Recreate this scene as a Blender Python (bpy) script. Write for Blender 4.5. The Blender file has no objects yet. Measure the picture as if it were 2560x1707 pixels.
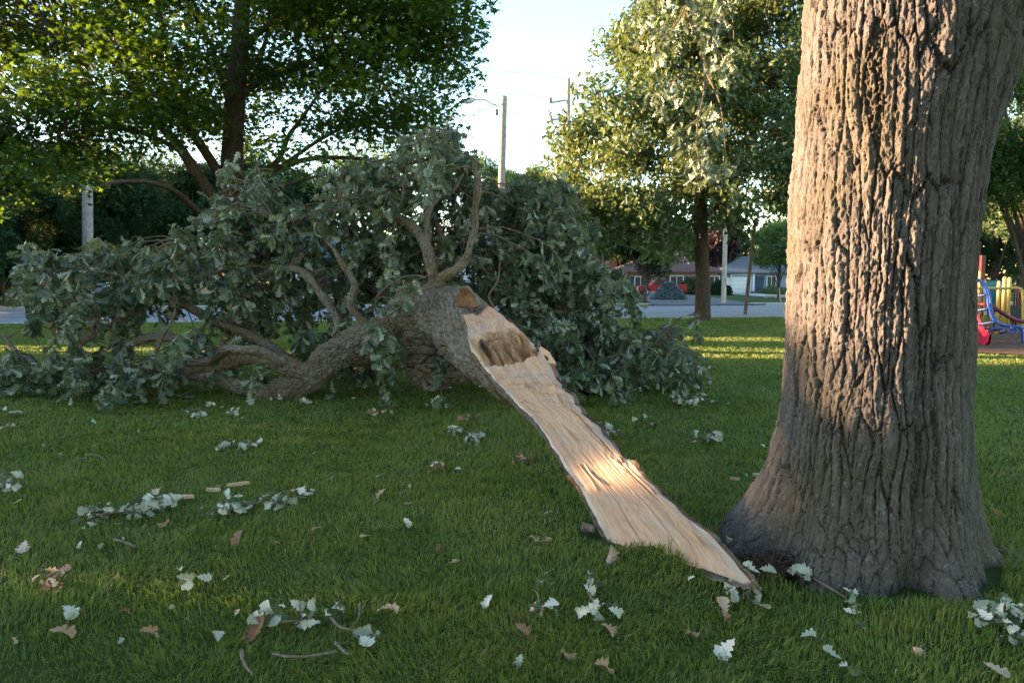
import bpy, math
import numpy as np
from mathutils import Vector

S = bpy.context.scene
COL = S.collection
rng = np.random.default_rng(11)
RAD = math.radians

# ------------------------------------------------------------------ camera, sky, sun, exposure
FPX, CX, CY, HY, CAMZ = 1800.0, 1280.0, 853.5, 705.0, 1.5
PITCH = math.atan((CY - HY) / FPX)
cam = bpy.data.cameras.new("camera")
cam.sensor_width = 36.0
cam.lens = 36.0 * FPX / 2560.0
cam.clip_start = 0.05
cam.clip_end = 2000.0
cam.dof.use_dof = True
cam.dof.focus_distance = 4.6
cam.dof.aperture_fstop = 6.3
cam_o = bpy.data.objects.new("camera", cam)
COL.objects.link(cam_o)
cam_o.location = (0, 0, CAMZ)
cam_o.rotation_euler = (math.pi / 2 - PITCH, 0, 0)
S.camera = cam_o

SUN_EL, SUN_AHEAD = 6.5, 10.0      # degrees above the horizon; degrees ahead of straight left
world = bpy.data.worlds.new("World")
S.world = world
world.use_nodes = True
wn = world.node_tree
sky = wn.nodes.new("ShaderNodeTexSky")
sky.sky_type = 'NISHITA'
sky.sun_disc = False
sky.sun_elevation = RAD(SUN_EL)
sky.sun_rotation = RAD(-90 + SUN_AHEAD)
sky.air_density = 1.0
sky.dust_density = 0.35
sky.ozone_density = 1.5
wn.links.new(sky.outputs[0], wn.nodes["Background"].inputs[0])
wn.nodes["Background"].inputs[1].default_value = 0.105

sl = bpy.data.lights.new("sun", 'SUN')
sl.energy = 4.6
sl.angle = RAD(0.53)
sl.color = (1.0, 0.64, 0.37)
sun_o = bpy.data.objects.new("sun", sl)
COL.objects.link(sun_o)
SUN = Vector((-math.cos(RAD(SUN_AHEAD)) * math.cos(RAD(SUN_EL)), math.sin(RAD(SUN_AHEAD)) * math.cos(RAD(SUN_EL)), math.sin(RAD(SUN_EL))))
sun_o.rotation_euler = (-SUN).to_track_quat('-Z', 'Y').to_euler()
sun_o.location = (-20, 0, 20)

S.view_settings.view_transform = 'Standard'
S.view_settings.look = 'None'
S.view_settings.exposure = 3.3
S.view_settings.gamma = 1.0
S.cycles.use_denoising = True
S.cycles.denoising_prefilter = 'NONE'
S.cycles.max_bounces = 7
S.cycles.diffuse_bounces = 3
S.cycles.glossy_bounces = 2
S.cycles.transmission_bounces = 4
S.cycles.transparent_max_bounces = 8
S.cycles.sample_clamp_indirect = 6.0

# ------------------------------------------------------------------ pixel <-> place helpers
def ray(px, py):
    x, y = (px - CX) / FPX, (CY - py) / FPX
    s, c = math.sin(PITCH), math.cos(PITCH)
    return np.array([x, c + s * y, -s + c * y])

def P(px, py, d):
    r = ray(px, py)
    return np.array([0, 0, CAMZ]) + r * (d / r[1])

def G(px, py, z=0.0):
    r = ray(px, py)
    return np.array([0, 0, CAMZ]) + r * ((z - CAMZ) / r[2])

# ------------------------------------------------------------------ noise (numpy)
def _h(ix, iy, iz, seed=0):
    with np.errstate(over='ignore'):
        n = (ix.astype(np.int64) * 374761393 + iy.astype(np.int64) * 668265263 + iz.astype(np.int64) * 2147483647 + seed * 144269) & 0xFFFFFFFF
        n = ((n ^ (n >> 13)) * 1274126177) & 0xFFFFFFFF
        n = ((n ^ (n >> 15)) * 2246822519) & 0xFFFFFFFF
        n = n ^ (n >> 16)
    return (n & 0xFFFFFF).astype(np.float64) / float(0x1000000)

def vnoise(p, seed=0):
    i = np.floor(p).astype(np.int64)
    f = p - i
    f = f * f * (3 - 2 * f)
    r = 0
    for a in (0, 1):
        for b in (0, 1):
            for c in (0, 1):
                w = (f[:, 0] if a else 1 - f[:, 0]) * (f[:, 1] if b else 1 - f[:, 1]) * (f[:, 2] if c else 1 - f[:, 2])
                r = r + w * _h(i[:, 0] + a, i[:, 1] + b, i[:, 2] + c, seed)
    return r * 2 - 1

def fbm(p, octaves=3, seed=0):
    r, a = 0, 1.0
    for k in range(octaves):
        r = r + a * vnoise(p * (2 ** k), seed + k)
        a *= 0.5
    return r

def xyz(*a):
    return np.stack(np.broadcast_arrays(*[np.asarray(q, float) for q in a]), -1).reshape(-1, 3)

def worley(u, v, per, seed=0):
    iu, iv = np.floor(u).astype(np.int64), np.floor(v).astype(np.int64)
    f1 = np.full(u.shape, 9.0); f2 = np.full(u.shape, 9.0); idn = np.zeros(u.shape)
    for a in (-1, 0, 1):
        for b in (-1, 0, 1):
            cu = iu + a
            k = np.mod(cu, per)
            z = np.zeros_like(k)
            jx = _h(k, iv + b, z, seed); jy = _h(k, iv + b, z, seed + 5)
            d = np.hypot(cu + 0.1 + 0.8 * jx - u, iv + b + jy - v)
            idv = _h(k, iv + b, z, seed + 9)
            near = d < f1
            f2 = np.where(near, f1, np.minimum(f2, d))
            idn = np.where(near, idv, idn)
            f1 = np.where(near, d, f1)
    return f1, f2, idn

def sstep(a, b, x):
    t = np.clip((x - a) / (b - a), 0, 1)
    return t * t * (3 - 2 * t)

def bark(th, s, circ, cw, ch, seed=0, rough=0.12, sharp=0.11):
    """plate height 0..1 over (angle, length): long tapering ridges parted by furrows"""
    per = max(3, int(round(circ / cw)))
    ring = circ / (2 * math.pi)
    q = xyz(np.cos(th) * ring, np.sin(th) * ring, s * 0.45) / (cw * 3.2)
    wu = fbm(q, 2, seed + 20)
    wv = vnoise(xyz(np.cos(th) * ring, np.sin(th) * ring, s * .8) / (cw * 4), seed + 31)
    u = th / (2 * math.pi) * per + 0.42 * wu
    v = s / ch + 0.35 * wv
    f1, f2, idn = worley(u, v, per, seed)
    ct, st_ = np.cos(th) * ring, np.sin(th) * ring
    e = f2 - f1 + 0.07 * vnoise(xyz(ct, st_, s * .6) / (cw * .16), seed + 41)
    h = 0.80 * sstep(0.0, sharp, e) + 0.20 * sstep(0.1, 0.6, e)
    tilt = vnoise(xyz(ct, st_, s * .25) / (cw * .5), seed + 43)
    h = h * (0.66 + 0.50 * idn + .22 * tilt)
    g1, g2, gid = worley(u * 2.0 + .4 * wv, v * 2.6 + 7.3, per * 2, seed + 50)
    h = h * (1 - 0.30 * (1 - sstep(0.0, 0.09, g2 - g1))) + .16 * (gid - .5)
    fine = fbm(xyz(np.cos(th) * ring, np.sin(th) * ring, s * .5) / (cw * .26), 4, seed + 70)
    return np.clip(h + rough * fine, -0.15, 1.4)

# ------------------------------------------------------------------ mesh helpers
def mk(name, V, F, mat=None, parent=None, smooth=False, attrs=None, uv=None):
    V = np.asarray(V, np.float32)
    if not isinstance(F, list):
        F = [F]
    F = [np.asarray(f, np.int32) for f in F if len(f)]
    me = bpy.data.meshes.new(name)
    me.vertices.add(len(V))
    me.vertices.foreach_set("co", V.ravel())
    lv = np.concatenate([f.ravel() for f in F])
    sizes = np.concatenate([np.full(len(f), f.shape[1], np.int32) for f in F])
    me.loops.add(len(lv))
    me.loops.foreach_set("vertex_index", lv)
    me.polygons.add(len(sizes))
    me.polygons.foreach_set("loop_start", np.concatenate([[0], np.cumsum(sizes)[:-1]]).astype(np.int32))
    me.polygons.foreach_set("use_smooth", np.full(len(sizes), bool(smooth)))
    if attrs:
        for k, a in attrs.items():
            me.attributes.new(k, 'FLOAT', 'POINT').data.foreach_set("value", np.asarray(a, np.float32))
    if uv is not None:
        l = me.uv_layers.new(name="UVMap")
        l.data.foreach_set("uv", np.asarray(uv, np.float32)[lv].ravel())
    me.update(calc_edges=True)
    if mat is not None:
        me.materials.append(mat)
    o = bpy.data.objects.new(name, me)
    COL.objects.link(o)
    if parent is not None:
        o.parent = parent
        if parent.type == 'EMPTY':
            pl = Vector(parent.get("_at", (0, 0, 0)))
            o.location = -pl
        else:
            o.location = (0, 0, 0)
    return o

def thing(name, label, cat, at=(0, 0, 0), group=None):
    o = bpy.data.objects.new(name, None)
    o.empty_display_size = 0.2
    COL.objects.link(o)
    o.location = tuple(float(q) for q in at)
    o["_at"] = [float(q) for q in at]
    o["label"] = label
    o["category"] = cat
    if group:
        o["group"] = group
    return o

def tag(o, label, cat, group=None):
    o["label"] = label; o["category"] = cat
    if group:
        o["group"] = group
    return o

def kind(o, k):
    o["kind"] = k
    return o

class MB:
    def __init__(self):
        self.V = []; self.F = {}; self.n = 0; self.A = []
    def add(self, V, F, a=0.0):
        V = np.asarray(V, float)
        self.V.append(V)
        self.A.append(np.broadcast_to(np.asarray(a, float), (len(V),)))
        for f in (F if isinstance(F, list) else [F]):
            f = np.asarray(f)
            if len(f):
                self.F.setdefault(f.shape[1], []).append(f + self.n)
        self.n += len(V)
        return self
    def box(self, c, s, rz=0.0, rx=0.0):
        x, y, z = [q / 2 for q in s]
        V = np.array([[-x, -y, -z], [x, -y, -z], [x, y, -z], [-x, y, -z], [-x, -y, z], [x, -y, z], [x, y, z], [-x, y, z]])
        if rx:
            c_, s_ = math.cos(rx), math.sin(rx)
            V = V @ np.array([[1, 0, 0], [0, c_, s_], [0, -s_, c_]])
        c_, s_ = math.cos(rz), math.sin(rz)
        V = V @ np.array([[c_, s_, 0], [-s_, c_, 0], [0, 0, 1]]) + np.asarray(c, float)
        return self.add(V, np.array([[0, 3, 2, 1], [4, 5, 6, 7], [0, 1, 5, 4], [1, 2, 6, 5], [2, 3, 7, 6], [3, 0, 4, 7]]))
    def tube(self, pts, rad, n=8, cap=True):
        V, F = tube(pts, rad, n, cap)
        return self.add(V, F)
    def poly(self, pts):
        return self.add(pts, np.array([list(range(len(pts)))]))
    def obj(self, name, mat, parent=None, smooth=False, tint=True):
        return mk(name, np.concatenate(self.V), [np.concatenate(f) for f in self.F.values()], mat, parent, smooth, {"tint": np.concatenate(self.A)} if tint else None)

def catmull(pts, n):
    pts = np.asarray(pts, float)
    if len(pts) == 2:
        t = np.linspace(0, 1, n)[:, None]
        return pts[0] * (1 - t) + pts[1] * t
    p = np.vstack([2 * pts[0] - pts[1], pts, 2 * pts[-1] - pts[-2]])
    seg = len(pts) - 1
    t = np.linspace(0, seg, n)
    i = np.minimum(t.astype(int), seg - 1)
    f = (t - i)[:, None]
    a, b, c, d = p[i], p[i + 1], p[i + 2], p[i + 3]
    return 0.5 * (2 * b + (c - a) * f + (2 * a - 5 * b + 4 * c - d) * f ** 2 + (3 * b - a - 3 * c + d) * f ** 3)

def frames(pts):
    T = np.gradient(pts, axis=0)
    T /= np.linalg.norm(T, axis=1)[:, None] + 1e-12
    N = np.zeros_like(T)
    a = np.array([0, 0, 1.0]) if abs(T[0, 2]) < 0.9 else np.array([1.0, 0, 0])
    n = np.cross(T[0], a); n /= np.linalg.norm(n)
    for i in range(len(pts)):
        n = n - T[i] * np.dot(n, T[i]); n /= np.linalg.norm(n) + 1e-12
        N[i] = n
    return T, N, np.cross(T, N)

def tube(pts, rad, n=8, cap=True):
    pts = np.asarray(pts, float)
    rad = np.broadcast_to(np.asarray(rad, float), (len(pts),))
    T, N, B = frames(pts)
    th = np.linspace(0, 2 * math.pi, n, endpoint=False)
    V = pts[:, None] + rad[:, None, None] * (np.cos(th)[None, :, None] * N[:, None] + np.sin(th)[None, :, None] * B[:, None])
    m = len(pts)
    V = V.reshape(-1, 3)
    i, j = np.meshgrid(np.arange(m - 1), np.arange(n), indexing='ij')
    k = (j + 1) % n
    F = [np.stack([i * n + j, i * n + k, (i + 1) * n + k, (i + 1) * n + j], -1).reshape(-1, 4)]
    if cap:
        V = np.vstack([V, pts[0], pts[-1]])
        j = np.arange(n); k = (j + 1) % n
        F.append(np.stack([np.full(n, m * n), k, j], -1))
        F.append(np.stack([np.full(n, m * n + 1), (m - 1) * n + j, (m - 1) * n + k], -1))
    return V, F

def bark_tube(pts, rad, seg=0.02, n=64, amp=0.018, cw=0.05, ch=0.16, seed=0, lump=0.0, rough=0.12, cap=True):
    """a limb with real bark relief; returns V, F, h"""
    pts = np.asarray(pts, float); rad = np.asarray(rad, float)
    L = np.sum(np.linalg.norm(np.diff(pts, axis=0), axis=1))
    m = max(6, int(L / seg))
    pr = catmull(np.hstack([pts, rad[:, None]]), m)
    p, r = pr[:, :3], np.maximum(pr[:, 3], 0.004)
    T, N, B = frames(p)
    s = np.concatenate([[0], np.cumsum(np.linalg.norm(np.diff(p, axis=0), axis=1))])
    th = np.linspace(0, 2 * math.pi, n, endpoint=False)
    TH, SS = np.meshgrid(th, s)
    circ = 2 * math.pi * float(np.mean(r))
    h = bark(TH.ravel(), SS.ravel(), circ, cw, ch, seed, rough).reshape(TH.shape)
    dirs = np.cos(th)[None, :, None] * N[:, None] + np.sin(th)[None, :, None] * B[:, None]
    rr = r[:, None] + amp * np.minimum(1, r[:, None] / 0.05) * (h - 0.6)
    if lump:
        base = (p[:, None] + dirs * r[:, None, None]).reshape(-1, 3)
        rr = rr + lump * fbm(base * 3.1 + seed, 2, seed).reshape(rr.shape)
    V = (p[:, None] + dirs * rr[..., None]).reshape(-1, 3)
    i, j = np.meshgrid(np.arange(m - 1), np.arange(n), indexing='ij')
    k = (j + 1) % n
    F = [np.stack([i * n + j, i * n + k, (i + 1) * n + k, (i + 1) * n + j], -1).reshape(-1, 4)]
    H = h.ravel()
    if cap:
        V = np.vstack([V, p[0], p[-1]]); H = np.append(H, [0.4, 0.4])
        j = np.arange(n); k = (j + 1) % n
        F.append(np.stack([np.full(n, m * n), k, j], -1))
        F.append(np.stack([np.full(n, m * n + 1), (m - 1) * n + j, (m - 1) * n + k], -1))
    return V, F, H

# ------------------------------------------------------------------ materials
class NT:
    def __init__(self, name):
        self.m = bpy.data.materials.new(name)
        self.m.use_nodes = True
        self.t = self.m.node_tree
        self.b = self.t.nodes["Principled BSDF"]
        self.out = self.t.nodes["Material Output"]
    def n(self, kind_, **kw):
        nd = self.t.nodes.new(kind_)
        for k, v in kw.items():
            if k.startswith("i_"):
                key = k[2:].replace("_", " ")
                nd.inputs[key].default_value = v
            else:
                setattr(nd, k, v)
        return nd
    def l(self, a, b):
        self.t.links.new(a, b)
    def coord(self, scale=(1, 1, 1), which="Object"):
        c = self.n("ShaderNodeTexCoord"); m = self.n("ShaderNodeMapping")
        m.inputs["Scale"].default_value = scale
        self.l(c.outputs[which], m.inputs["Vector"])
        return m.outputs["Vector"]
    def noise(self, vec, scale, detail=4, rough=0.55, dist=0.0):
        nd = self.n("ShaderNodeTexNoise", i_Scale=scale, i_Detail=detail, i_Roughness=rough, i_Distortion=dist)
        self.l(vec, nd.inputs["Vector"])
        return nd.outputs["Fac"]
    def attr(self, name):
        a = self.n("ShaderNodeAttribute"); a.attribute_name = name
        return a.outputs["Fac"]
    def ramp(self, fac, stops, interp='LINEAR'):
        r = self.n("ShaderNodeValToRGB")
        r.color_ramp.interpolation = interp
        e = r.color_ramp.elements
        while len(e) < len(stops):
            e.new(0.5)
        for q, (p, c) in zip(e, stops):
            q.position = p
            q.color = (*c, 1) if len(c) == 3 else c
        self.l(fac, r.inputs["Fac"])
        return r.outputs["Color"]
    def mix(self, fac, a, b, mode='MIX'):
        m = self.n("ShaderNodeMix", data_type='RGBA', blend_type=mode)
        for s, v in ((m.inputs[0], fac), (m.inputs[6], a), (m.inputs[7], b)):
            if isinstance(v, (int, float)):
                s.default_value = v
            elif isinstance(v, tuple):
                s.default_value = (*v, 1)
            else:
                self.l(v, s)
        return m.outputs[2]
    def math(self, op, a, b=None, c=None):
        m = self.n("ShaderNodeMath", operation=op)
        for i, v in enumerate((a, b, c)):
            if v is None:
                continue
            if isinstance(v, (int, float)):
                m.inputs[i].default_value = v
            else:
                self.l(v, m.inputs[i])
        return m.outputs[0]
    def bump(self, h, strength, dist):
        b = self.n("ShaderNodeBump", i_Strength=strength, i_Distance=dist)
        self.l(h, b.inputs["Height"])
        self.l(b.outputs["Normal"], self.b.inputs["Normal"])
    def base(self, c, rough=0.8, spec=0.3):
        if isinstance(c, tuple):
            self.b.inputs["Base Color"].default_value = (*c, 1)
        else:
            self.l(c, self.b.inputs["Base Color"])
        self.b.inputs["Roughness"].default_value = rough
        self.b.inputs["Specular IOR Level"].default_value = spec
        return self.m

def plain(name, c, rough=0.7, spec=0.4, var=0.25, scale=3.0, metal=0.0, bump=0.0):
    t = NT(name)
    v = t.noise(t.coord(), scale, 5, 0.6)
    dark = tuple(q * (1 - var) for q in c); lite = tuple(min(1, q * (1 + var)) for q in c)
    t.base(t.ramp(v, [(0.3, dark), (0.7, lite)]), rough, spec)
    t.b.inputs["Metallic"].default_value = metal
    if bump:
        t.bump(t.noise(t.coord(), scale * 12, 3), 0.5, bump)
    return t.m

def leaf_mat(name, cols, under=None, trans=(0.2, 0.3, 0.02), tfac=0.4, rough=0.5, spec=0.35):
    """two-sided leaf: its own upper and under colour, light passes through the blade"""
    t = NT(name)
    a = t.attr("tint")
    n = len(cols)
    top = t.ramp(a, [(i / max(1, n - 1), c) for i, c in enumerate(cols)])
    if under is not None:
        g = t.n("ShaderNodeNewGeometry")
        un = t.mix(a, under, tuple(min(1, q * 1.35) for q in under))
        c = t.mix(g.outputs["Backfacing"], top, un)
    else:
        c = top
    t.base(c, rough, spec)
    tr = t.n("ShaderNodeBsdfTranslucent")
    t.l(t.mix(a, tuple(q * .7 for q in trans), trans), tr.inputs["Color"])
    ms = t.n("ShaderNodeMixShader"); ms.inputs[0].default_value = tfac
    t.l(t.b.outputs[0], ms.inputs[1]); t.l(tr.outputs[0], ms.inputs[2])
    t.l(ms.outputs[0], t.out.inputs["Surface"])
    return t.m

def bark_mat(name, ridge, furrow, lichen, moss, lichen_amt=0.5, scale=1.0):
    t = NT(name)
    h = t.attr("tint")
    co = t.coord()
    big = t.noise(co, 1.3 * scale, 3)
    mid = t.noise(co, 9 * scale, 5, 0.6)
    c = t.ramp(h, [(0.12, furrow), (0.45, tuple(q * .72 for q in ridge)), (0.80, ridge), (1.1 if False else 1.0, tuple(q * 1.3 for q in ridge))])
    c = t.mix(t.ramp(mid, [(0.35, (0.0,) * 3), (0.75, (0.5,) * 3)]), c, tuple(q * 1.45 for q in ridge), 'MIX')
    st = t.noise(t.coord((1, 1, .22)), 55 * scale, 4, 0.7)
    c = t.mix(t.ramp(st, [(0.30, (0.65,) * 3), (0.50, (0.0,) * 3)]), c, tuple(q * .45 for q in ridge), 'MIX')
    c = t.mix(t.ramp(big, [(0.45, (0,) * 3), (0.62, (0.55,) * 3)]), c, moss)
    fl = t.noise(co, 34 * scale, 3, 0.7)
    c = t.mix(t.ramp(fl, [(0.60, (0,) * 3), (0.70, (lichen_amt,) * 3)]), c, lichen)
    t.base(c, 0.92, 0.15)
    t.bump(t.math('ADD', t.noise(co, 110 * scale, 4, 0.75), st), 1.0, 0.012 / scale)
    return t.m

M = {}
M["bark_oak"] = bark_mat("bark_oak", (0.118, 0.108, 0.104), (0.032, 0.026, 0.022), (0.24, 0.235, 0.23), (0.100, 0.086, 0.050), 0.75)
M["bark_limb"] = bark_mat("bark_limb", (0.20, 0.175, 0.148), (0.040, 0.029, 0.020), (0.36, 0.36, 0.32), (0.16, 0.115, 0.055), 0.8, 1.3)
M["bark_maple"] = bark_mat("bark_maple", (0.085, 0.064, 0.050), (0.045, 0.033, 0.026), (0.13, 0.115, 0.10), (0.075, 0.06, 0.035), 0.3)
M["bark_dark"] = plain("bark_dark", (0.085, 0.065, 0.05), 0.9, 0.1, 0.4, 6)
M["twig"] = plain("twig", (0.15, 0.115, 0.085), 0.85, 0.2, 0.35, 9)
M["leaf_oak"] = leaf_mat("leaf_oak", [(0.030, 0.060, 0.032), (0.060, 0.104, 0.058), (0.120, 0.168, 0.110)], (0.235, 0.285, 0.225), (0.19, 0.23, 0.06), 0.25, 0.40, 0.5)
M["leaf_maple"] = leaf_mat("leaf_maple", [(0.024, 0.058, 0.014), (0.042, 0.090, 0.018), (0.072, 0.118, 0.022)], None, (0.14, 0.245, 0.016), 0.38, 0.45, 0.35)
M["leaf_pin"] = leaf_mat("leaf_pin", [(0.036, 0.075, 0.032), (0.070, 0.118, 0.042), (0.13, 0.170, 0.066)], None, (0.20, 0.26, 0.05), 0.32, 0.45, 0.5)
M["leaf_dark"] = leaf_mat("leaf_dark", [(0.010, 0.028, 0.014), (0.018, 0.044, 0.018), (0.034, 0.068, 0.024)], None, (0.06, 0.11, 0.016), 0.22, .6, .15)
M["leaf_light"] = leaf_mat("leaf_light", [(0.06, 0.12, 0.04), (0.09, 0.16, 0.05), (0.13, 0.20, 0.06)], None, (0.22, 0.30, 0.05), 0.35)
M["leaf_purple"] = leaf_mat("leaf_purple", [(0.022, 0.014, 0.02), (0.032, 0.02, 0.026), (0.05, 0.03, 0.035)], None, (0.06, 0.02, 0.03), 0.2)
M["needle_blue"] = leaf_mat("needle_blue", [(0.12, 0.20, 0.22), (0.24, 0.34, 0.37), (0.40, 0.50, 0.53)], None, (0.1, 0.15, 0.12), 0.1)
M["leaf_fallen"] = leaf_mat("leaf_fallen", [(0.26, 0.30, 0.22), (0.45, 0.48, 0.40), (0.64, 0.62, 0.55)], (0.05, 0.09, 0.045), (0.3, 0.32, 0.2), 0.18, 0.6, 0.2)
M["leaf_dry"] = leaf_mat("leaf_dry", [(0.17, 0.08, 0.04), (0.38, 0.26, 0.18), (0.58, 0.48, 0.40)], (0.40, 0.32, 0.25), (0.4, 0.25, 0.12), 0.2, 0.7, 0.2)

# ------------------------------------------------------------------ leaves
def leaf_oak(half=0.30, droop=0.18, broad=False):
    """lobed oak leaf, stem at the origin, lying along +X, upper side +Z"""
    t = np.array([0.0, .12, .26, .34, .46, .55, .68, .78, .90, 1.0])
    w = np.array([.015, .05, .18, .09, .28, .13, .38, .26, .29, .05] if broad else [.012, .03, .15, .05, .23, .07, .33, .15, .24, .03]) * (half / .30)
    V = []
    for a, b in zip(t, w):
        z = -droop * a * a
        V += [[a, -b, z + b * .16], [a, 0, z - b * .12], [a, b, z + b * .16]]
    F = []
    for i in range(len(t) - 1):
        for j in (0, 1):
            F.append([3 * i + j, 3 * i + 3 + j, 3 * i + 4 + j, 3 * i + 1 + j])
    return np.array(V), np.array(F)

def leaf_star():
    ang = [-180, -125, -100, -62, -38, 0, 38, 62, 100, 125]
    rr = [.10, .48, .26, .62, .33, .72, .33, .62, .26, .48]
    V = [[0.3, 0, .02]] + [[0.3 + r * math.cos(RAD(a)), r * math.sin(RAD(a)), -.10 * r] for a, r in zip(ang, rr)]
    F = [[0, 1 + i, 1 + (i + 1) % 10] for i in range(10)]
    return np.array(V), np.array(F)

def leaf_simple():
    V = np.array([[0, 0, 0], [.3, -.26, .05], [.55, -.16, 0], [.75, -.30, .03], [1, 0, -.10], [.72, .30, .03], [.52, .15, 0], [.3, .26, .05]])
    return V, np.array([[0, 1, 2], [0, 2, 4], [2, 3, 4], [0, 4, 6], [4, 5, 6], [0, 6, 7]])

def leaf_spray():
    """a flat spray of five small leaflets, for trees seen from far away"""
    V, F = [], []
    for k, (a, x) in enumerate(((-70, .15), (70, .2), (-45, .5), (45, .55), (0, .6))):
        c, s = math.cos(RAD(a)), math.sin(RAD(a))
        for (lx, ly) in ((0, 0), (.22, -.13), (.46, 0), (.22, .13)):
            V.append([x + lx * c - ly * s, lx * s + ly * c, -.1 * abs(lx * s) + (.06 if ly else 0)])
        F.append([4 * k, 4 * k + 1, 4 * k + 2, 4 * k + 3])
    return np.array(V), np.array(F)

L_OAK, L_STAR, L_SIMPLE, L_SPRAY = leaf_oak(), leaf_star(), leaf_simple(), leaf_spray()

def unit(a):
    return a / (np.linalg.norm(a, axis=-1, keepdims=True) + 1e-9)

def scatter(tpl, pos, dirs, ups, size, tint=None):
    V0, F0 = tpl
    n = len(pos)
    X = unit(dirs)
    Y = unit(np.cross(ups, X))
    Z = np.cross(X, Y)
    size = np.broadcast_to(np.asarray(size, float), (n,))
    V = (V0[None, :, 0, None] * X[:, None] + V0[None, :, 1, None] * Y[:, None] + V0[None, :, 2, None] * Z[:, None]) * size[:, None, None] + pos[:, None]
    F = (F0[None] + (np.arange(n) * len(V0))[:, None, None]).reshape(-1, F0.shape[1])
    tint = rng.random(n) if tint is None else tint
    return V.reshape(-1, 3), F, np.repeat(tint, len(V0))

def rnd(n):
    return unit(rng.normal(size=(n, 3)))

# ------------------------------------------------------------------ lawn, road and other ground
TX, TY = 1.97, 3.85          # foot of the big oak

def foot_bump(x, y, sa, sp):
    a = (x - .80) * .635 - (y - 3.67) * .772
    p = (x - .80) * .772 + (y - 3.67) * .635
    return np.exp(-(a / sa) ** 2 - (p / sp) ** 2)

def ground_z(x, y):
    x = np.asarray(x, float); y = np.asarray(y, float)
    z = 0.03 * np.exp(-((x - 1.85) ** 2 + (y - 3.8) ** 2) / 0.8 ** 2)
    z = z + 0.125 * foot_bump(x, y, .30, .15)
    fade = np.exp(-(np.hypot(x, y - 6) / 14) ** 2)
    q = xyz(x.ravel() * .7, y.ravel() * .7, 0 * x.ravel())
    return z + 0.018 * vnoise(q, 3).reshape(x.shape) * fade

def build_lawn():
    a = np.concatenate([-np.geomspace(400, 9, 40), np.linspace(-8.8, 8.8, 178), np.geomspace(9, 400, 40)])
    b = np.concatenate([-np.geomspace(60, 1, 14), np.linspace(-.8, 16, 170), np.geomspace(16.2, 700, 60)])
    X, Y = np.meshgrid(a, b)
    V = np.stack([X, Y, ground_z(X, Y) - .004], -1).reshape(-1, 3)
    m, n = X.shape
    i, j = np.meshgrid(np.arange(m - 1), np.arange(n - 1), indexing='ij')
    F = np.stack([i * n + j, i * n + j + 1, (i + 1) * n + j + 1, (i + 1) * n + j], -1).reshape(-1, 4)
    t = NT("lawn_turf")
    co = t.coord()
    a1 = t.noise(co, .55, 4); a2 = t.noise(co, 14, 6, .65); a3 = t.noise(co, 160, 3, .7)
    c = t.mix(a1, (0.030, 0.062, 0.016), (0.052, 0.085, 0.020))
    c = t.mix(t.ramp(a2, [(.35, (0,) * 3), (.75, (.6,) * 3)]), c, (0.035, 0.05, 0.016))
    c = t.mix(t.ramp(a3, [(.4, (0,) * 3), (.7, (.5,) * 3)]), c, (0.07, 0.11, 0.03))
    t.base(c, .95, .1)
    t.bump(a3, .8, .02)
    return kind(mk("lawn", V, F, t.m, smooth=True), "structure")
build_lawn()

ROAD_A, ROAD_B = 25.6, 32.6       # near edge of the road at the left and right frame sides
def road_line(x, off):            # the road runs a little away to the right
    return 29.1 + .175 * x + off

def sheet(name, pts, z, mat, k="structure"):
    o = mk(name, np.array([[p[0], p[1], z] for p in pts]), np.array([list(range(len(pts)))]), mat)
    if k:
        kind(o, k)
    return o

t = NT("asphalt")
co = t.coord()
t.base(t.mix(t.noise(co, 60, 4, .7), t.mix(t.noise(co, .4, 4), (0.17, 0.17, 0.18), (0.23, 0.225, 0.23)), (0.24, 0.24, 0.25)), .9, .2)
M["asphalt"] = t.m
M["concrete"] = plain("concrete", (0.38, 0.36, 0.33), .9, .2, .18, 2.0)
XL, XR = -120, 150
ROADW = 14.5
sheet("road", [(XL, road_line(XL, 0)), (XR, road_line(XR, 0)), (XR, road_line(XR, ROADW)), (XL, road_line(XL, ROADW))], .010, M["asphalt"])
def strip(name, off0, off1, h, mat, x0=XL, x1=XR, z0=-.02):
    mb = MB()
    n = 12
    xs = np.linspace(x0, x1, n)
    V = []
    for x in xs:
        V += [[x, road_line(x, off0), z0], [x, road_line(x, off0), h], [x, road_line(x, off1), h], [x, road_line(x, off1), z0]]
    F = []
    for i in range(n - 1):
        for j in range(3):
            F.append([4 * i + j, 4 * i + j + 1, 4 * i + 5 + j, 4 * i + 4 + j])
    F += [[0, 3, 2, 1], [4 * n - 4, 4 * n - 3, 4 * n - 2, 4 * n - 1]]
    mb.add(V, np.array(F)[:, ::-1])
    return kind(mb.obj(name, mat), "structure")
strip("far_kerb", ROADW, ROADW + .35, .13, M["concrete"], XL, 8.5)
strip("far_kerb", ROADW, ROADW + .35, .13, M["concrete"], 16.5, XR)
strip("near_kerb", -.3, 0, .035, M["concrete"])
strip("footpath", ROADW + 3.6, ROADW + 5.0, .03, M["concrete"])
strip("road_seam", 5.0, 5.05, .014, plain("tar", (0.03, 0.03, 0.03), .8), z0=.008)
sheet("driveway", [(9.0, road_line(9, ROADW + .3)), (16.2, road_line(16, ROADW + .3)), (21.5, 86), (15.0, 86)], .045, plain("dark_asphalt", (0.09, 0.09, 0.10), .9))
sheet("garage_drive", [(23.0, road_line(23, ROADW + .3)), (28.0, road_line(28, ROADW + .3)), (31.2, 93), (27.2, 93)], .045, M["concrete"])

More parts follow.
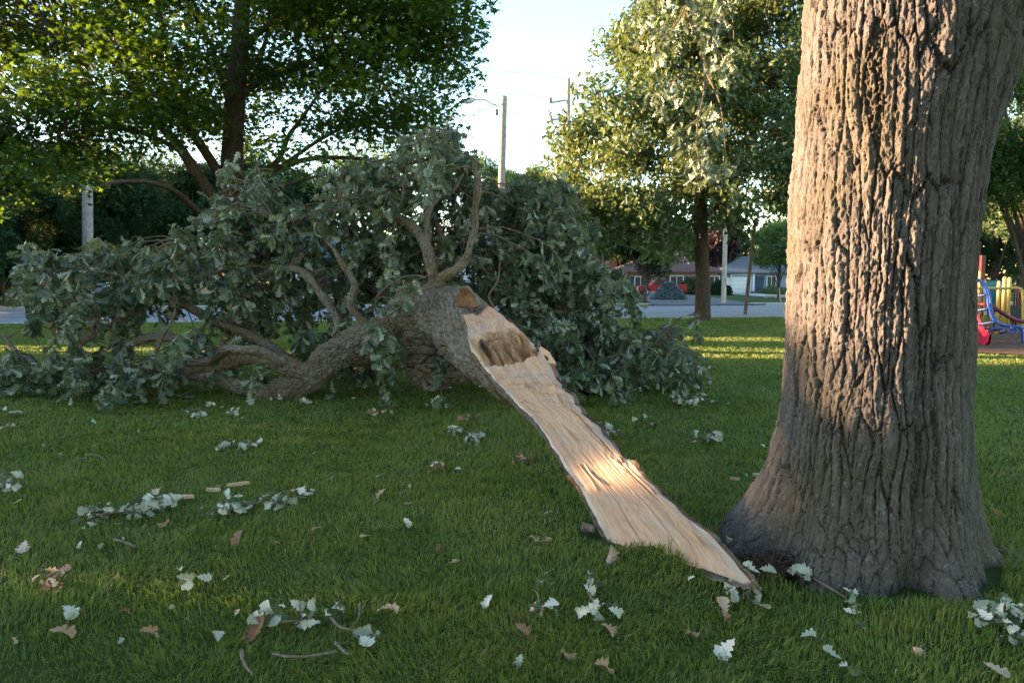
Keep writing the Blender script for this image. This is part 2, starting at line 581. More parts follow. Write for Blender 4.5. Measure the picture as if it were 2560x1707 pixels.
# ------------------------------------------------------------------ big oak
VIEW = unit(np.array([TX, TY])); RIGHT = np.array([VIEW[1], -VIEW[0]])
def build_big_oak():
    root = thing("oak_tree", "huge old oak trunk with deeply furrowed grey bark, root flare in the grass", "tree", (TX, TY, 0))
    zL = np.array([-.15, 0, .10, .17, .28, .37, .48, .57, .81, 1.13, 1.5, 2.03, 2.2, 3.0, 4, 7])
    rL = np.array([.82, .79, .755, .715, .65, .605, .56, .535, .49, .47, .46, .467, .452, .425, .42, .40])
    zR = np.array([-.15, 0, .1, .3, .57, .8, 1.1, 1.5, 1.83, 2.15, 2.3, 2.57, 3.0, 4, 7])
    rR = np.array([.64, .58, .535, .495, .465, .435, .42, .42, .45, .485, .515, .57, .60, .50, .40])
    n = 760
    z = np.concatenate([np.linspace(-.15, 3.2, 860), np.linspace(3.22, 7, 120)])
    th = np.linspace(0, 2 * math.pi, n, endpoint=False)
    TH, Z = np.meshgrid(th, z)
    right_a = math.atan2(RIGHT[1], RIGHT[0])
    cosr = np.cos(TH - right_a)
    RL = np.interp(Z, zL, rL); RR = np.interp(Z, zR, rR)
    wl = np.clip(-cosr, 0, 1) ** 1.6
    wr = np.clip(cosr, 0, 1) ** 1.3
    mid = np.interp(Z, [-.15, 0, .15, .4, .8, 1.5, 2.2, 3, 7], [.62, .57, .53, .49, .46, .44, .445, .44, .40])
    Rr = mid * (1 - wl - wr) + RL * wl + RR * wr
    lob = 0.075 * np.exp(-np.clip(Z, 0, 9) / .25) * (np.cos(TH * 6 + 1.0) + .6 * np.cos(TH * 11 + 2.2))
    q = xyz(np.cos(TH).ravel(), np.sin(TH).ravel(), Z.ravel() * .9)
    Rr = Rr + lob + 0.02 * fbm(q * 2.0, 2, 4).reshape(TH.shape)
    h = bark(TH.ravel(), Z.ravel(), 2.9, .051, .62, 2, .20)
    hb = bark(TH.ravel(), Z.ravel(), 2.9, .034, .13, 12, .22)
    base = sstep(.55, .10, Z.ravel() + .25 * vnoise(q * 3, 8))
    H = h * (1 - base * .75) + hb * base * .75
    side = sstep(.35, .9, cosr.ravel())
    amp = 0.034 * (1 - .35 * base) * (1 - .35 * side)
    rr = Rr.ravel() + amp * (H - .75)
    V = np.stack([TX + np.cos(TH).ravel() * rr, TY + np.sin(TH).ravel() * rr, Z.ravel()], -1)
    m = len(z)
    i, j = np.meshgrid(np.arange(m - 1), np.arange(n), indexing='ij')
    k = (j + 1) % n
    F = np.stack([i * n + j, i * n + k, (i + 1) * n + k, (i + 1) * n + j], -1).reshape(-1, 4)
    mk("trunk", V, F, M["bark_oak"], root, True, {"tint": H})
    # limb that leaves towards the upper right
    c = np.array([TX, TY])
    pts = [[*(c + RIGHT * .06), 1.95], [*(c + RIGHT * .16), 2.45], [*(c + RIGHT * .40), 2.98], [*(c + RIGHT * .90), 3.62], [*(c + RIGHT * 1.7), 4.3], [*(c + RIGHT * 2.6), 5.6]]
    V, F, H = bark_tube(pts, [.28, .33, .34, .31, .27, .20], .012, 260, .030, .06, .30, 23)
    mk("branch", V, F, M["bark_oak"], root, True, {"tint": H})
    # long limb over the lawn whose end hangs down into the picture
    pts = [[TX - .05, TY, 5.2], [TX + .1, TY + 1.5, 6.6], P(1745, -330, 8.5), P(1712, -150, 10.4), P(1705, 0, 11.0)]
    V, F, H = bark_tube(pts, [.22, .18, .12, .07, .045], .05, 24, .012, .06, .2, 31)
    mk("branch", V, F, M["bark_oak"], root, True, {"tint": H})
    tw = MB()
    hang = [[(1705, 0), (1722, 45), (1750, 100), (1763, 170), (1760, 230), (1748, 285), (1733, 320)],
            [(1757, 210), (1725, 175), (1700, 190), (1672, 215)], [(1750, 275), (1775, 268), (1790, 280)],
            [(1745, 290), (1742, 350), (1746, 420), (1738, 470)], [(1712, 20), (1690, 60), (1662, 90), (1640, 130)],
            [(1748, 95), (1790, 120), (1815, 160)], [(1735, 310), (1700, 330), (1690, 365)],
            [(1705, -60), (1800, -40), (1830, 40), (1835, 120)], [(1765, 180), (1800, 260), (1812, 360), (1815, 440)]]
    ends = []
    for kx, pl in enumerate(hang):
        pp = catmull([P(a, b, 11 + .25 * math.sin(kx * 2.1 + a * .02)) for a, b in pl], 16)
        tw.tube(pp, np.linspace(.028 if kx == 0 else .014, .005, 16), 6)
        ends += [pp[q] for q in range(2, 16)]
    tw.obj("twigs", M["twig"], root)
    ends = np.array(ends)
    pos, dr = [], []
    boxes = [((1690, 60), 55, 60, 9), ((1760, 40), 60, 50, 9), ((1650, 130), 40, 60, 7), ((1790, 150), 45, 80, 8), ((1800, 40), 50, 60, 8), ((1700, 230), 45, 50, 6), ((1790, 290), 35, 60, 6),
             ((1640, 30), 40, 50, 6), ((1815, 440), 35, 45, 12), ((1740, 440), 25, 40, 8), ((1700, 350), 40, 45, 8), ((1760, 350), 35, 50, 8), ((1680, -40), 80, 40, 12), ((1640, 240), 30, 40, 4)]
    for (cx, cy), rx, ry, nb in boxes:
        for _ in range(nb):
            p = P(cx + rng.normal() * rx * .55, cy + rng.normal() * ry * .55, 11 + rng.normal() * .3)
            e = ends[np.argmin(np.sum((ends - p) ** 2, 1))]
            nl = rng.integers(6, 11)
            pos.append(p + rng.normal(size=(nl, 3)) * .05)
            dr.append(rnd(nl) * .8 + np.array([0, 0, -.9]))
    pos = np.concatenate(pos); dr = np.concatenate(dr)
    V, F, T = scatter(L_OAK, pos, dr, rnd(len(pos)) + np.array([0, -.3, .2]), rng.uniform(.12, .2, len(pos)))
    # the spreading crown overhead
    cp, n = [], 0
    while n < 75:
        u = rnd(1)[0]; c = np.array([TX, TY, 10.0]) + u * np.array([9.5, 9.0, 4.5]) * rng.uniform(.3, 1)
        if c[2] < 5.6 or c[2] < 3.6 + .46 * max(c[1], 0):
            continue
        cp.append(c + rng.normal(size=(150, 3)) * np.array([.75, .75, .4])); n += 1
    cp = np.concatenate(cp); cp = cp[cp[:, 2] > np.maximum(4.8, 2.6 + .43 * cp[:, 1])]
    V2, F2, T2 = scatter(L_OAK, cp, rnd(len(cp)) + np.array([0, 0, -.4]), rnd(len(cp)) * .6 + np.array([0, 0, 1]), rng.uniform(.22, .36, len(cp)))
    mk("foliage", np.concatenate([V, V2]), np.concatenate([F, F2 + len(V)]), M["leaf_oak"], root, False, {"tint": np.concatenate([T, T2])})
    for k in range(5):
        a = k * 1.25 + .4
        pts = [[TX, TY, 4.6 + .4 * k], [TX + 1.6 * math.cos(a), TY + 1.6 * math.sin(a), 6.6 + .4 * k], [TX + 4.5 * math.cos(a), TY + 4.5 * math.sin(a), 8.6 + .4 * k], [TX + 7 * math.cos(a), TY + 7 * math.sin(a), 9.8 + .4 * k]]
        V, F, H = bark_tube(pts, [.24, .20, .13, .05], .08, 20, .02, .06, .3, 40 + k)
        mk("branch", V, F, M["bark_oak"], root, True, {"tint": H})
build_big_oak()

# ------------------------------------------------------------------ fallen limb
def wood_mat():
    t = NT("torn_wood")
    uvn = t.n("ShaderNodeUVMap"); uvn.uv_map = "UVMap"
    m = t.n("ShaderNodeMapping"); t.l(uvn.outputs[0], m.inputs["Vector"])
    sep = t.n("ShaderNodeSeparateXYZ"); t.l(m.outputs[0], sep.inputs[0])
    u, v = sep.outputs[0], sep.outputs[1]
    warp = t.noise(m.outputs[0], 1.1, 3, .5)
    wob = t.math('MULTIPLY_ADD', warp, .17, u)
    comb = t.n("ShaderNodeCombineXYZ"); t.l(wob, comb.inputs[0]); t.l(t.math('MULTIPLY', v, .05), comb.inputs[1])
    g1 = t.noise(comb.outputs[0], 9, 5, .6); g2 = t.noise(comb.outputs[0], 60, 5, .65)
    c = t.ramp(g1, [(.30, (0.36, 0.215, 0.135)), (.5, (0.53, 0.335, 0.22)), (.70, (0.58, 0.405, 0.285))])
    c = t.mix(t.ramp(g2, [(.50, (0,) * 3), (.74, (.6,) * 3)]), c, (0.34, 0.235, 0.165))
    blot = t.noise(m.outputs[0], 1.9, 4)
    c = t.mix(t.ramp(blot, [(.5, (0,) * 3), (.68, (.55,) * 3)]), c, (0.42, 0.36, 0.33))
    fib = t.noise(comb.outputs[0], 150, 2, .5)
    c = t.mix(t.ramp(fib, [(.60, (0,) * 3), (.67, (.6,) * 3)]), c, (0.15, 0.10, 0.07))
    # pale sapwood along the left rim, grey along the right one; red inner bark at the very edges
    e = t.attr("edge")
    nz = t.noise(m.outputs[0], 6, 3)
    ew = t.math('MULTIPLY_ADD', nz, .05, e)
    c = t.mix(t.ramp(ew, [(.055, (1,) * 3), (.105, (0,) * 3)]), c, (0.72, 0.60, 0.47))
    c = t.mix(t.ramp(ew, [(.93, (0,) * 3), (.985, (.7,) * 3)]), c, (0.40, 0.36, 0.33))
    c = t.mix(t.ramp(e, [(.010, (1,) * 3), (.020, (0,) * 3)]), c, (0.22, 0.09, 0.045))
    c = t.mix(t.ramp(e, [(.985, (0,) * 3), (.992, (1,) * 3)]), c, (0.22, 0.09, 0.045))
    rot = t.attr("rot")
    rc = t.ramp(t.noise(m.outputs[0], 17, 6, .7), [(.30, (0.08, 0.045, 0.028)), (.48, (0.24, 0.14, 0.08)), (.60, (0.36, 0.23, 0.14)), (.72, (0.52, 0.37, 0.25))])
    c = t.mix(rot, c, rc)
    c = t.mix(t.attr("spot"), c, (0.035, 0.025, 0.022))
    t.base(c, .75, .25)
    t.bump(t.math('ADD', g2, t.math('MULTIPLY', fib, .6)), .65, .010)
    return t.m

LIMB_DIRS = []
def build_fallen_limb():
    root = thing("fallen_limb", "broken oak limb lying on the lawn, its split pale wood torn down to the trunk", "fallen limb", (0.2, 7.0, 0))
    A = G(1516, 1344, .085); B = G(1893, 1467, .115); C = P(1190, 763, 8.6)
    nrm = unit(np.cross(B - A, C - A))
    if nrm[2] < 0:
        nrm = -nrm
    def onp(px, py):
        r = ray(px, py); o = np.array([0, 0, CAMZ])
        return o + r * (np.dot(A - o, nrm) / np.dot(r, nrm))
    Lp = [(1516, 1344), (1499, 1317), (1485, 1295), (1472, 1275), (1462, 1248), (1453, 1225), (1436, 1205), (1415, 1180), (1400, 1148), (1380, 1118), (1362, 1090), (1342, 1061), (1322, 1040), (1300, 1019),
          (1278, 997), (1257, 975), (1229, 947), (1206, 913), (1174, 880), (1176, 850), (1173, 832), (1152, 804), (1156, 780), (1162, 763)]
    Rp = [(1893, 1467), (1874, 1436), (1843, 1402), (1820, 1380), (1797, 1359), (1775, 1335), (1752, 1317), (1728, 1297), (1702, 1279), (1685, 1258), (1656, 1237), (1640, 1216), (1610, 1199), (1600, 1182), (1591, 1164),
          (1566, 1148), (1549, 1122), (1530, 1105), (1503, 1080), (1490, 1060), (1472, 1042), (1450, 1025), (1434, 1011), (1428, 988), (1410, 968), (1395, 950), (1382, 930), (1372, 905), (1345, 880), (1328, 858), (1300, 838), (1290, 826), (1270, 801), (1248, 790), (1226, 778), (1210, 770), (1193, 763)]
    def resample(pp, n):
        q = np.array([onp(*p) for p in pp])
        s = np.concatenate([[0], np.cumsum(np.linalg.norm(np.diff(q, axis=0), axis=1))])
        t = np.linspace(0, s[-1], n)
        return np.stack([np.interp(t, s, q[:, k]) for k in range(3)], -1)
    nv, nu = 620, 130
    Lc, Rc = resample(Lp, nv), resample(Rp, nv)
    vlen = 5.6
    u = np.linspace(0, 1, nu); v = np.linspace(0, 1, nv)
    U, Vv = np.meshgrid(u, v)
    jag = .018 * fbm(xyz(v * 40, 0 * v, 0 * v), 3, 5)
    ax = unit(Rc - Lc)
    ker = np.exp(-np.linspace(-2, 2, 61) ** 2); ker /= ker.sum()
    sm = lambda c: np.stack([np.convolve(np.pad(c[:, k], 30, mode='edge'), ker, 'valid') for k in range(3)], -1)
    Ls, Rs = sm(Lc), sm(Rc)
    Lc = Lc + ax * jag[:, None]
    Rc = Rc + ax * (.03 * fbm(xyz(v * 30, 0 * v + 3, 0 * v), 3, 6))[:, None]
    W = Ls[:, None] * (1 - U[..., None]) + Rs[:, None] * U[..., None]
    W = W + (Lc - Ls)[:, None] * np.exp(-U / .035)[..., None] + (Rc - Rs)[:, None] * np.exp(-(1 - U) / .035)[..., None]
    wid = np.linalg.norm(Rc - Lc, axis=1)
    um = U * wid[:, None]; vm = Vv * vlen
    f = lambda a, b, sd, oc=3: fbm(xyz((um * a).ravel(), (vm * b).ravel(), 0 * um.ravel()), oc, sd).reshape(U.shape)
    wv = um + .06 * f(1.2, .8, 40, 2)
    g = fbm(xyz((wv * 26).ravel(), (vm * .9).ravel(), 0 * um.ravel()), 3, 41).reshape(U.shape)
    g2 = fbm(xyz((wv * 9).ravel(), (vm * .5).ravel(), 0 * um.ravel()), 2, 44).reshape(U.shape)
    D = .0040 * g + .0035 * g2 + .010 * f(1.6, .6, 43, 2)
    # long cracks that follow the grain
    for (u0, v0, v1, dep) in ((.36, .0, .22, .010), (.62, .0, .30, .010), (.82, .12, .46, .036), (.30, .25, .5, .004), (.5, .35, .58, .005)):
        uc = u0 + .10 * (Vv - v0) + .035 * np.sin(Vv * 9 + u0 * 30) + .02 * f(.3, 1.3, 47, 2)
        on = sstep(v0, v0 + .05, Vv) * sstep(v1, v1 - .06, Vv)
        D -= dep * on * np.exp(-((U - uc) / .009) ** 2)
        D += .25 * dep * on * sstep(0, .02, U - uc) * np.exp(-np.clip(U - uc, 0, 1) / .12)
    # the ledge with the rotten pocket, and the lumpy swirls above it
    vl = .600 + .10 * (U - .45) ** 2 + .006 * f(22, 0, 48, 3)
    up = sstep(vl - .002, vl + .034, Vv)
    vq = vl + .125 - .06 * np.abs(U - .45) + .02 * f(9, 0, 53, 3)
    pocket = sstep(vl - .004, vl + .004, Vv) * sstep(vq - .015, vq - .075, Vv) * sstep(.03, .14, U) * sstep(.99, .9, U)
    D -= .035 * np.exp(-((Vv - vl) / .006) ** 2)
    D += up * (.19 * sstep(1.02, .70, Vv) + .05 * f(4, 2.0, 50, 3) * (1 - pocket)) * sstep(-.02, .10, U) * sstep(1.02, .9, U)
    D += pocket * (-.02 + .045 * f(12, 8, 52, 4))
    D += .05 * sstep(.80, .92, Vv) * np.exp(-((U - .3) / .25) ** 2)
    # little broken stubs and flakes
    for (u0, v0, hh, ru, rv) in ((.45, .465, .05, .05, .010), (.2, .41, .02, .05, .007), (.88, .36, .03, .05, .012), (.87, .47, .03, .06, .01), (.22, .50, .02, .06, .008), (.8, .22, .012, .04, .01)):
        D += hh * np.exp(-((U - u0) / ru) ** 2 - ((Vv - v0) / rv) ** 2) * (1 + .8 * f(30, 18, 55))
    D *= sstep(-.02, .05, U) * sstep(1.02, .95, U) * .9 + .1
    D -= .03 * sstep(.04, .0, Vv)
    rot = np.clip(pocket * 1.1 + .7 * np.exp(-((U - .45) / .05) ** 2 - ((Vv - .465) / .010) ** 2), 0, 1)
    rot = np.maximum(rot, sstep(.25, .7, f(7, 16, 57, 3)) * .5 * sstep(.30, .4, Vv) * sstep(.6, .5, Vv))
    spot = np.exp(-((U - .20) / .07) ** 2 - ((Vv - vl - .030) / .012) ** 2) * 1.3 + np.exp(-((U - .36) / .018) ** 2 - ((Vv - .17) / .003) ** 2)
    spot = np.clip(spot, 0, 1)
    V = (W + D[..., None] * nrm).reshape(-1, 3)
    i, j = np.meshgrid(np.arange(nv - 1), np.arange(nu - 1), indexing='ij')
    F = np.stack([i * nu + j, i * nu + j + 1, (i + 1) * nu + j + 1, (i + 1) * nu + j], -1).reshape(-1, 4)
    mk("torn_wood", V, F, wood_mat(), root, True, {"edge": U.ravel(), "rot": rot.ravel(), "spot": spot.ravel()}, np.stack([um, vm], -1).reshape(-1, 2))
    # bark on the round underside
    nw = 90
    w = np.linspace(0, 1, nw)
    Wg, Vg = np.meshgrid(w, v)
    hgt = np.interp(v, [0, .06, .2, .5, .75, 1], [.035, .07, .13, .23, .30, .36])
    c = (Lc + Rc) / 2; half = (Rc - Lc) / 2
    out = .016 + 0 * w
    ca, sa = np.cos(math.pi * Wg), np.sin(math.pi * Wg)
    sa = np.sign(sa) * np.abs(sa) ** .6
    hb = bark((Wg * math.pi).ravel() , (Vg * vlen).ravel(), 2.2, .05, .17, 60).reshape(Wg.shape)
    off = (.022 + .022 * (hb - .7))
    base = c[:, None] + half[:, None] * ca[..., None] - nrm * (sa * hgt[:, None])[..., None]
    ndir = unit(half[:, None] * (ca * (np.linalg.norm(half, axis=1)[:, None] ** -1))[..., None] - nrm * sa[..., None])
    VB = base + ndir * off[..., None]
    lip = (.012 + .012 * fbm(xyz(v * 60, 0 * v, 0 * v), 2, 61))[:, None]
    VB[:, 0] += nrm * lip; VB[:, -1] += nrm * lip
    VB = np.concatenate([Rc[:, None] - ax[:, None] * .004 + nrm * .002, VB, Lc[:, None] + ax[:, None] * .004 + nrm * .002], 1)
    hb = np.concatenate([np.full((nv, 1), .1), hb, np.full((nv, 1), .1)], 1)
    nn = nw + 2
    i, j = np.meshgrid(np.arange(nv - 1), np.arange(nn - 1), indexing='ij')
    F = np.stack([i * nn + j, (i + 1) * nn + j, (i + 1) * nn + j + 1, i * nn + j + 1], -1).reshape(-1, 4)
    mk("split_bark", VB.reshape(-1, 3), F, M["bark_limb"], root, True, {"tint": hb.ravel()})

    t = NT("inner_bark"); t.base(t.ramp(t.attr("tint"), [(0, (.035, .025, .02)), (.4, (.10, .05, .03)), (.75, (.24, .11, .06)), (.86, (.48, .30, .19)), (1, (.62, .46, .34))]), .85, .2); t.bump(t.noise(t.coord(), 80, 4), .7, .006)
    fr_ = np.random.default_rng(5)
    def flake(q, th_, tint):
        mb = MB()
        mb.add(q + [p_ - nrm * th_ for p_ in q], [np.array([[0, 1, 2, 3, 4], [9, 8, 7, 6, 5]]), np.array([[m_, 5 + m_, 5 + (m_ + 1) % 5, (m_ + 1) % 5] for m_ in range(5)])], tint)
        mb.obj("bark_flake", t.m, root)
    for k in range(56):
        i0 = int(fr_.integers(30, nv - 40)); right = fr_.random() < .72
        b0 = (Rc if right else Lc)[i0]; side = (ax[i0] if right else -ax[i0])
        al = unit((Rc if right else Lc)[i0 + 8] - b0); L = fr_.uniform(.05, .20); wv_ = fr_.uniform(.015, .05)
        b0 = b0 - side * .012 + nrm * fr_.uniform(-.015, .012)
        tipd = al * L * (1 if fr_.random() < .5 else -1) + side * fr_.uniform(.0, .05) + nrm * fr_.uniform(-.02, .05)
        flake([b0, b0 + side * wv_, b0 + side * wv_ * .8 + tipd * .6, b0 + tipd, b0 + tipd * .5 - side * .005], fr_.uniform(.006, .016), fr_.random() * .8)
    for k in range(16):
        u0 = fr_.uniform(.74, .97) if k < 12 else fr_.uniform(.08, .5); i0 = int(fr_.uniform(.04, .46) * nv); L = fr_.uniform(.18, .60)
        b0 = Ls[i0] * (1 - u0) + Rs[i0] * u0; i1 = min(nv - 2, i0 + int(L / vlen * nv)); b1 = Ls[i1] * (1 - u0) + Rs[i1] * u0
        al = b1 - b0; w_ = fr_.uniform(.006, .018); lift = fr_.uniform(.004, .035)
        if fr_.random() < .5:
            b0, b1, al = b1, b0, -al
        sd = ax[i0]
        mb = MB(); m_ = 9; VV = []
        for q_ in range(m_):
            f_ = q_ / (m_ - 1); c_ = b0 + al * f_ + nrm * (.006 + lift * f_ ** 2) + sd * .012 * math.sin(f_ * 4 + k); ww = w_ * (1 - f_) ** .6 + .001
            VV += [c_ - sd * ww, c_ + nrm * .006, c_ + sd * ww, c_ - nrm * .010]
        mb.add(VV, np.array([[4 * q_ + e_, 4 * q_ + (e_ + 1) % 4, 4 * q_ + 4 + (e_ + 1) % 4, 4 * q_ + 4 + e_] for q_ in range(m_ - 1) for e_ in range(4)] + [[0, 3, 2, 1]]), .86 + .14 * fr_.random())
        mb.obj("sliver", t.m, root)
    b0, al, side = onp(1345, 878), unit(onp(1385, 944) - onp(1345, 878)), ax[int(nv * .58)]
    flake([b0, b0 + al * .28, b0 + al * .42 + side * .10 + nrm * .03, b0 + al * .20 + side * .10 + nrm * .06, b0 + side * .05 + nrm * .05], .02, .9)

    skel = []
    def branch(name, px, rad, seg=.02, n=40, amp=.02, cw=.05, ch=.15, seed=0, lump=0.0, label=None, rough=.14):
        pts = np.array([P(*q) for q in px])
        pts[1:] += .014 * np.random.default_rng(seed).normal(size=(len(pts) - 1, 3))
        V, F, H = bark_tube(pts, rad, seg, n, amp * 1.15, cw, ch, seed, lump * 1.6, rough)
        V[:, 2] = np.maximum(V[:, 2], -.03)
        o = mk(name, V, F, M["bark_limb"], root, True, {"tint": H})
        if label:
            o["label"] = label
        m = max(4, int(len(px) * 4))
        skel.append(catmull(pts, m))
        return o
    # the thick end: bark collar over the break, bending down into the big left limb
    branch("main_limb", [(1280, 975, 7.0), (1215, 880, 7.9), (1148, 812, 8.55), (1085, 784, 8.95), (1035, 792, 9.2), (985, 826, 9.25), (930, 848, 9.2), (865, 866, 9.2), (815, 898, 9.2), (785, 938, 9.2), (745, 968, 9.2), (690, 975, 9.25)],
           [.20, .32, .375, .37, .34, .26, .21, .19, .18, .175, .16, .14], .010, 240, .034, .045, .09, 71, .04, rough=.22)
    # swollen dark underside that rests on the ground
    nb, ns = 240, 170
    th = np.linspace(0, 2 * math.pi, nb, endpoint=False); ph = np.linspace(.02, math.pi - .02, ns)
    TH, PH = np.meshgrid(th, ph)
    hh = bark(TH.ravel(), (PH * .55).ravel(), 2.6, .10, .24, 80, .2).reshape(TH.shape)
    cen = P(1098, 882, 9.0)
    sc = np.array([.50, .44, .42])
    dirs = np.stack([np.cos(PH), np.sin(PH) * np.cos(TH), np.sin(PH) * np.sin(TH)], -1)
    rr = 1 + .24 * (hh - .6) + .12 * fbm(dirs.reshape(-1, 3) * 1.9, 2, 83).reshape(TH.shape)
    Vb = cen + dirs * sc * rr[..., None]
    Vb = Vb.reshape(-1, 3); Vb[:, 2] = np.maximum(Vb[:, 2], -.02)
    i, j = np.meshgrid(np.arange(ns - 1), np.arange(nb), indexing='ij'); k = (j + 1) % nb
    F = np.stack([i * nb + j, (i + 1) * nb + j, (i + 1) * nb + k, i * nb + k], -1).reshape(-1, 4)
    mk("burl", Vb, F, M["bark_limb"], root, True, {"tint": hh.ravel() * .8})
    # brown hollow scar on the collar
    cc = P(1170, 750, 8.16); axx = unit(P(1198, 778, 8.05) - P(1140, 730, 8.3)); ayy = unit(np.cross(axx, unit(cc - np.array([0, 0, CAMZ])))); azz = np.cross(axx, ayy)
    if azz[1] > 0:
        azz = -azz
    r_ = np.linspace(0, 1, 14); t_ = np.linspace(0, 2 * math.pi, 60, endpoint=False)
    RR, TT = np.meshgrid(r_, t_, indexing='ij')
    edge = 1 + .12 * np.sin(TT * 3 + 1) + .06 * np.sin(TT * 7)
    z = (RR ** 3 - 1) * .07 + .045
    Vs = cc + axx * (np.cos(TT) * RR * .165 * edge)[..., None] + ayy * (np.sin(TT) * RR * .10 * edge)[..., None] + azz * z[..., None]
    i, j = np.meshgrid(np.arange(13), np.arange(60), indexing='ij'); k = (j + 1) % 60
    F = np.stack([i * 60 + j, i * 60 + k, (i + 1) * 60 + k, (i + 1) * 60 + j], -1).reshape(-1, 4)
    mk("scar", Vs.reshape(-1, 3), F, plain("scar_wood", (0.22, 0.115, 0.06), .8, .2, .4, 14, bump=.01), root, True)
    rim = cc + axx * (np.cos(t_) * .172 * edge[-1])[:, None] + ayy * (np.sin(t_) * .108 * edge[-1])[:, None] + azz * .03
    rim = rim + .012 * fbm(rim * 22, 2, 8)[:, None] * azz
    V, F, H = bark_tube(rim[2:40] if ayy[2] > 0 else np.vstack([rim[30:], rim[:10]]), np.concatenate([[.006], np.full((38 if ayy[2] > 0 else 40) - 2, .018), [.006]]), .012, 14, .022, .03, .05, 88, .016)
    mk("scar_rim", V, F, M["bark_limb"], root, True, {"tint": H})

    branch("branch", [(700, 978, 9.25), (665, 984, 9.2), (620, 970, 9.2), (579, 963, 9.2), (519, 942, 9.3), (445, 932, 9.4), (380, 925, 9.5), (300, 928, 9.6)], [.15, .115, .10, .095, .085, .075, .06, .05], .014, 64, .020, .04, .10, 90, .02)
    branch("branch", [(800, 925, 9.2), (781, 935, 9.15), (727, 918, 9.1), (668, 898, 9.1), (608, 893, 9.15), (540, 908, 9.2), (460, 917, 9.3), (380, 920, 9.4), (250, 932, 9.5), (120, 945, 9.6), (-40, 955, 9.6)], [.12, .135, .125, .12, .11, .095, .085, .07, .055, .05, .04], .014, 64, .022, .045, .11, 91, .02)
    branch("branch", [(735, 918, 9.1), (698, 893, 9.0), (650, 879, 8.95), (608, 873, 8.95), (567, 876, 9.0), (519, 897, 9.1), (470, 905, 9.2)], [.07, .062, .055, .05, .045, .045, .04], .014, 36, .014, .03, .08, 92, .012)
    branch("branch", [(850, 858, 9.2), (841, 835, 9.2), (837, 789, 9.25), (804, 735, 9.3), (750, 682, 9.35), (695, 676, 9.4), (650, 690, 9.5), (600, 700, 9.6)], [.085, .065, .058, .055, .052, .042, .03, .02], .014, 36, .012, .03, .08, 93, .01)
    branch("branch", [(925, 838, 9.2), (908, 806, 9.15), (876, 764, 9.1), (886, 710, 9.1), (862, 662, 9.15), (835, 620, 9.2), (800, 585, 9.3)], [.065, .05, .045, .042, .036, .028, .02], .014, 32, .010, .03, .08, 94, .008)
    branch("branch", [(1085, 740, 8.9), (1086, 706, 8.9), (1077, 664, 8.9), (1059, 610, 8.95), (1029, 562, 9.0), (990, 547, 9.0), (947, 536, 9.0), (903, 521, 9.1), (860, 522, 9.2), (790, 535, 9.3), (700, 560, 9.4)], [.10, .078, .07, .066, .056, .048, .042, .036, .03, .024, .016], .012, 40, .013, .03, .08, 95, .010)
    branch("branch", [(1064, 618, 8.95), (1070, 585, 8.95), (1073, 545, 9.0), (1085, 506, 9.05), (1105, 491, 9.1), (1129, 478, 9.1), (1150, 440, 9.2), (1160, 400, 9.3)], [.055, .045, .042, .038, .034, .028, .018, .01], .014, 30, .009, .03, .08, 96, .006)
    branch("branch", [(988, 549, 9.0), (1005, 505, 9.05), (1015, 465, 9.1), (1022, 420, 9.15), (1050, 370, 9.2), (1085, 330, 9.25)], [.03, .026, .022, .018, .012, .008], .014, 20, .006, .03, .08, 97)
    branch("branch", [(1098, 730, 8.85), (1108, 698, 8.8), (1142, 675, 8.75), (1168, 643, 8.75), (1175, 608, 8.75), (1183, 567, 8.75), (1186, 523, 8.75), (1195, 485, 8.75), (1195, 455, 8.75), (1186, 432, 8.75), (1185, 400, 8.75)], [.075, .062, .055, .05, .047, .045, .044, .042, .036, .034, .030], .012, 40, .013, .03, .08, 98, .010, "leafless upright branch with a snapped tip")
    branch("branch", [(1170, 850, 9.3), (1290, 830, 9.6), (1390, 848, 9.8), (1481, 873, 10.0), (1560, 880, 10.2), (1640, 860, 10.3), (1690, 800, 10.3), (1745, 785, 10.3)], [.13, .09, .065, .05, .04, .03, .02, .01], .018, 28, .012, .03, .08, 99, .01)
    branch("branch", [(1180, 800, 9.5), (1260, 720, 9.9), (1300, 620, 10.1), (1330, 540, 10.2), (1380, 490, 10.3), (1450, 480, 10.3)], [.12, .08, .06, .045, .03, .015], .018, 28, .012, .03, .08, 100, .01)
    branch("branch", [(1240, 740, 9.9), (1330, 690, 10.2), (1420, 640, 10.4), (1500, 660, 10.4), (1560, 720, 10.4)], [.07, .055, .04, .025, .012], .018, 24, .01, .03, .08, 101)
    branch("branch", [(1030, 830, 9.6), (960, 740, 10.1), (880, 700, 10.5), (780, 640, 10.7), (680, 600, 10.7), (600, 540, 10.6), (640, 420, 10.5)], [.12, .09, .07, .055, .04, .025, .012], .018, 28, .012, .03, .08, 102, .01)
    branch("branch", [(154, 899, 9.8), (197, 862, 9.8), (234, 833, 9.8), (274, 811, 9.9), (340, 770, 10.0), (420, 740, 10.1), (475, 771, 10.0), (548, 804, 9.9), (640, 850, 9.7), (720, 890, 9.6)], [.03, .05, .052, .052, .05, .05, .05, .05, .055, .06], .018, 28, .010, .03, .08, 103, .008)
    branch("branch", [(236, 832, 9.8), (219, 775, 9.75), (197, 745, 9.7), (165, 691, 9.7), (135, 668, 9.7), (105, 655, 9.7)], [.04, .032, .028, .02, .014, .008], .018, 18, .006, .03, .08, 104)
    branch("branch", [(303, 900, 9.5), (306, 880, 9.5), (329, 862, 9.5), (384, 847, 9.5), (439, 844, 9.5), (470, 870, 9.5)], [.05, .06, .06, .058, .055, .04], .016, 32, .013, .03, .08, 105, .01)
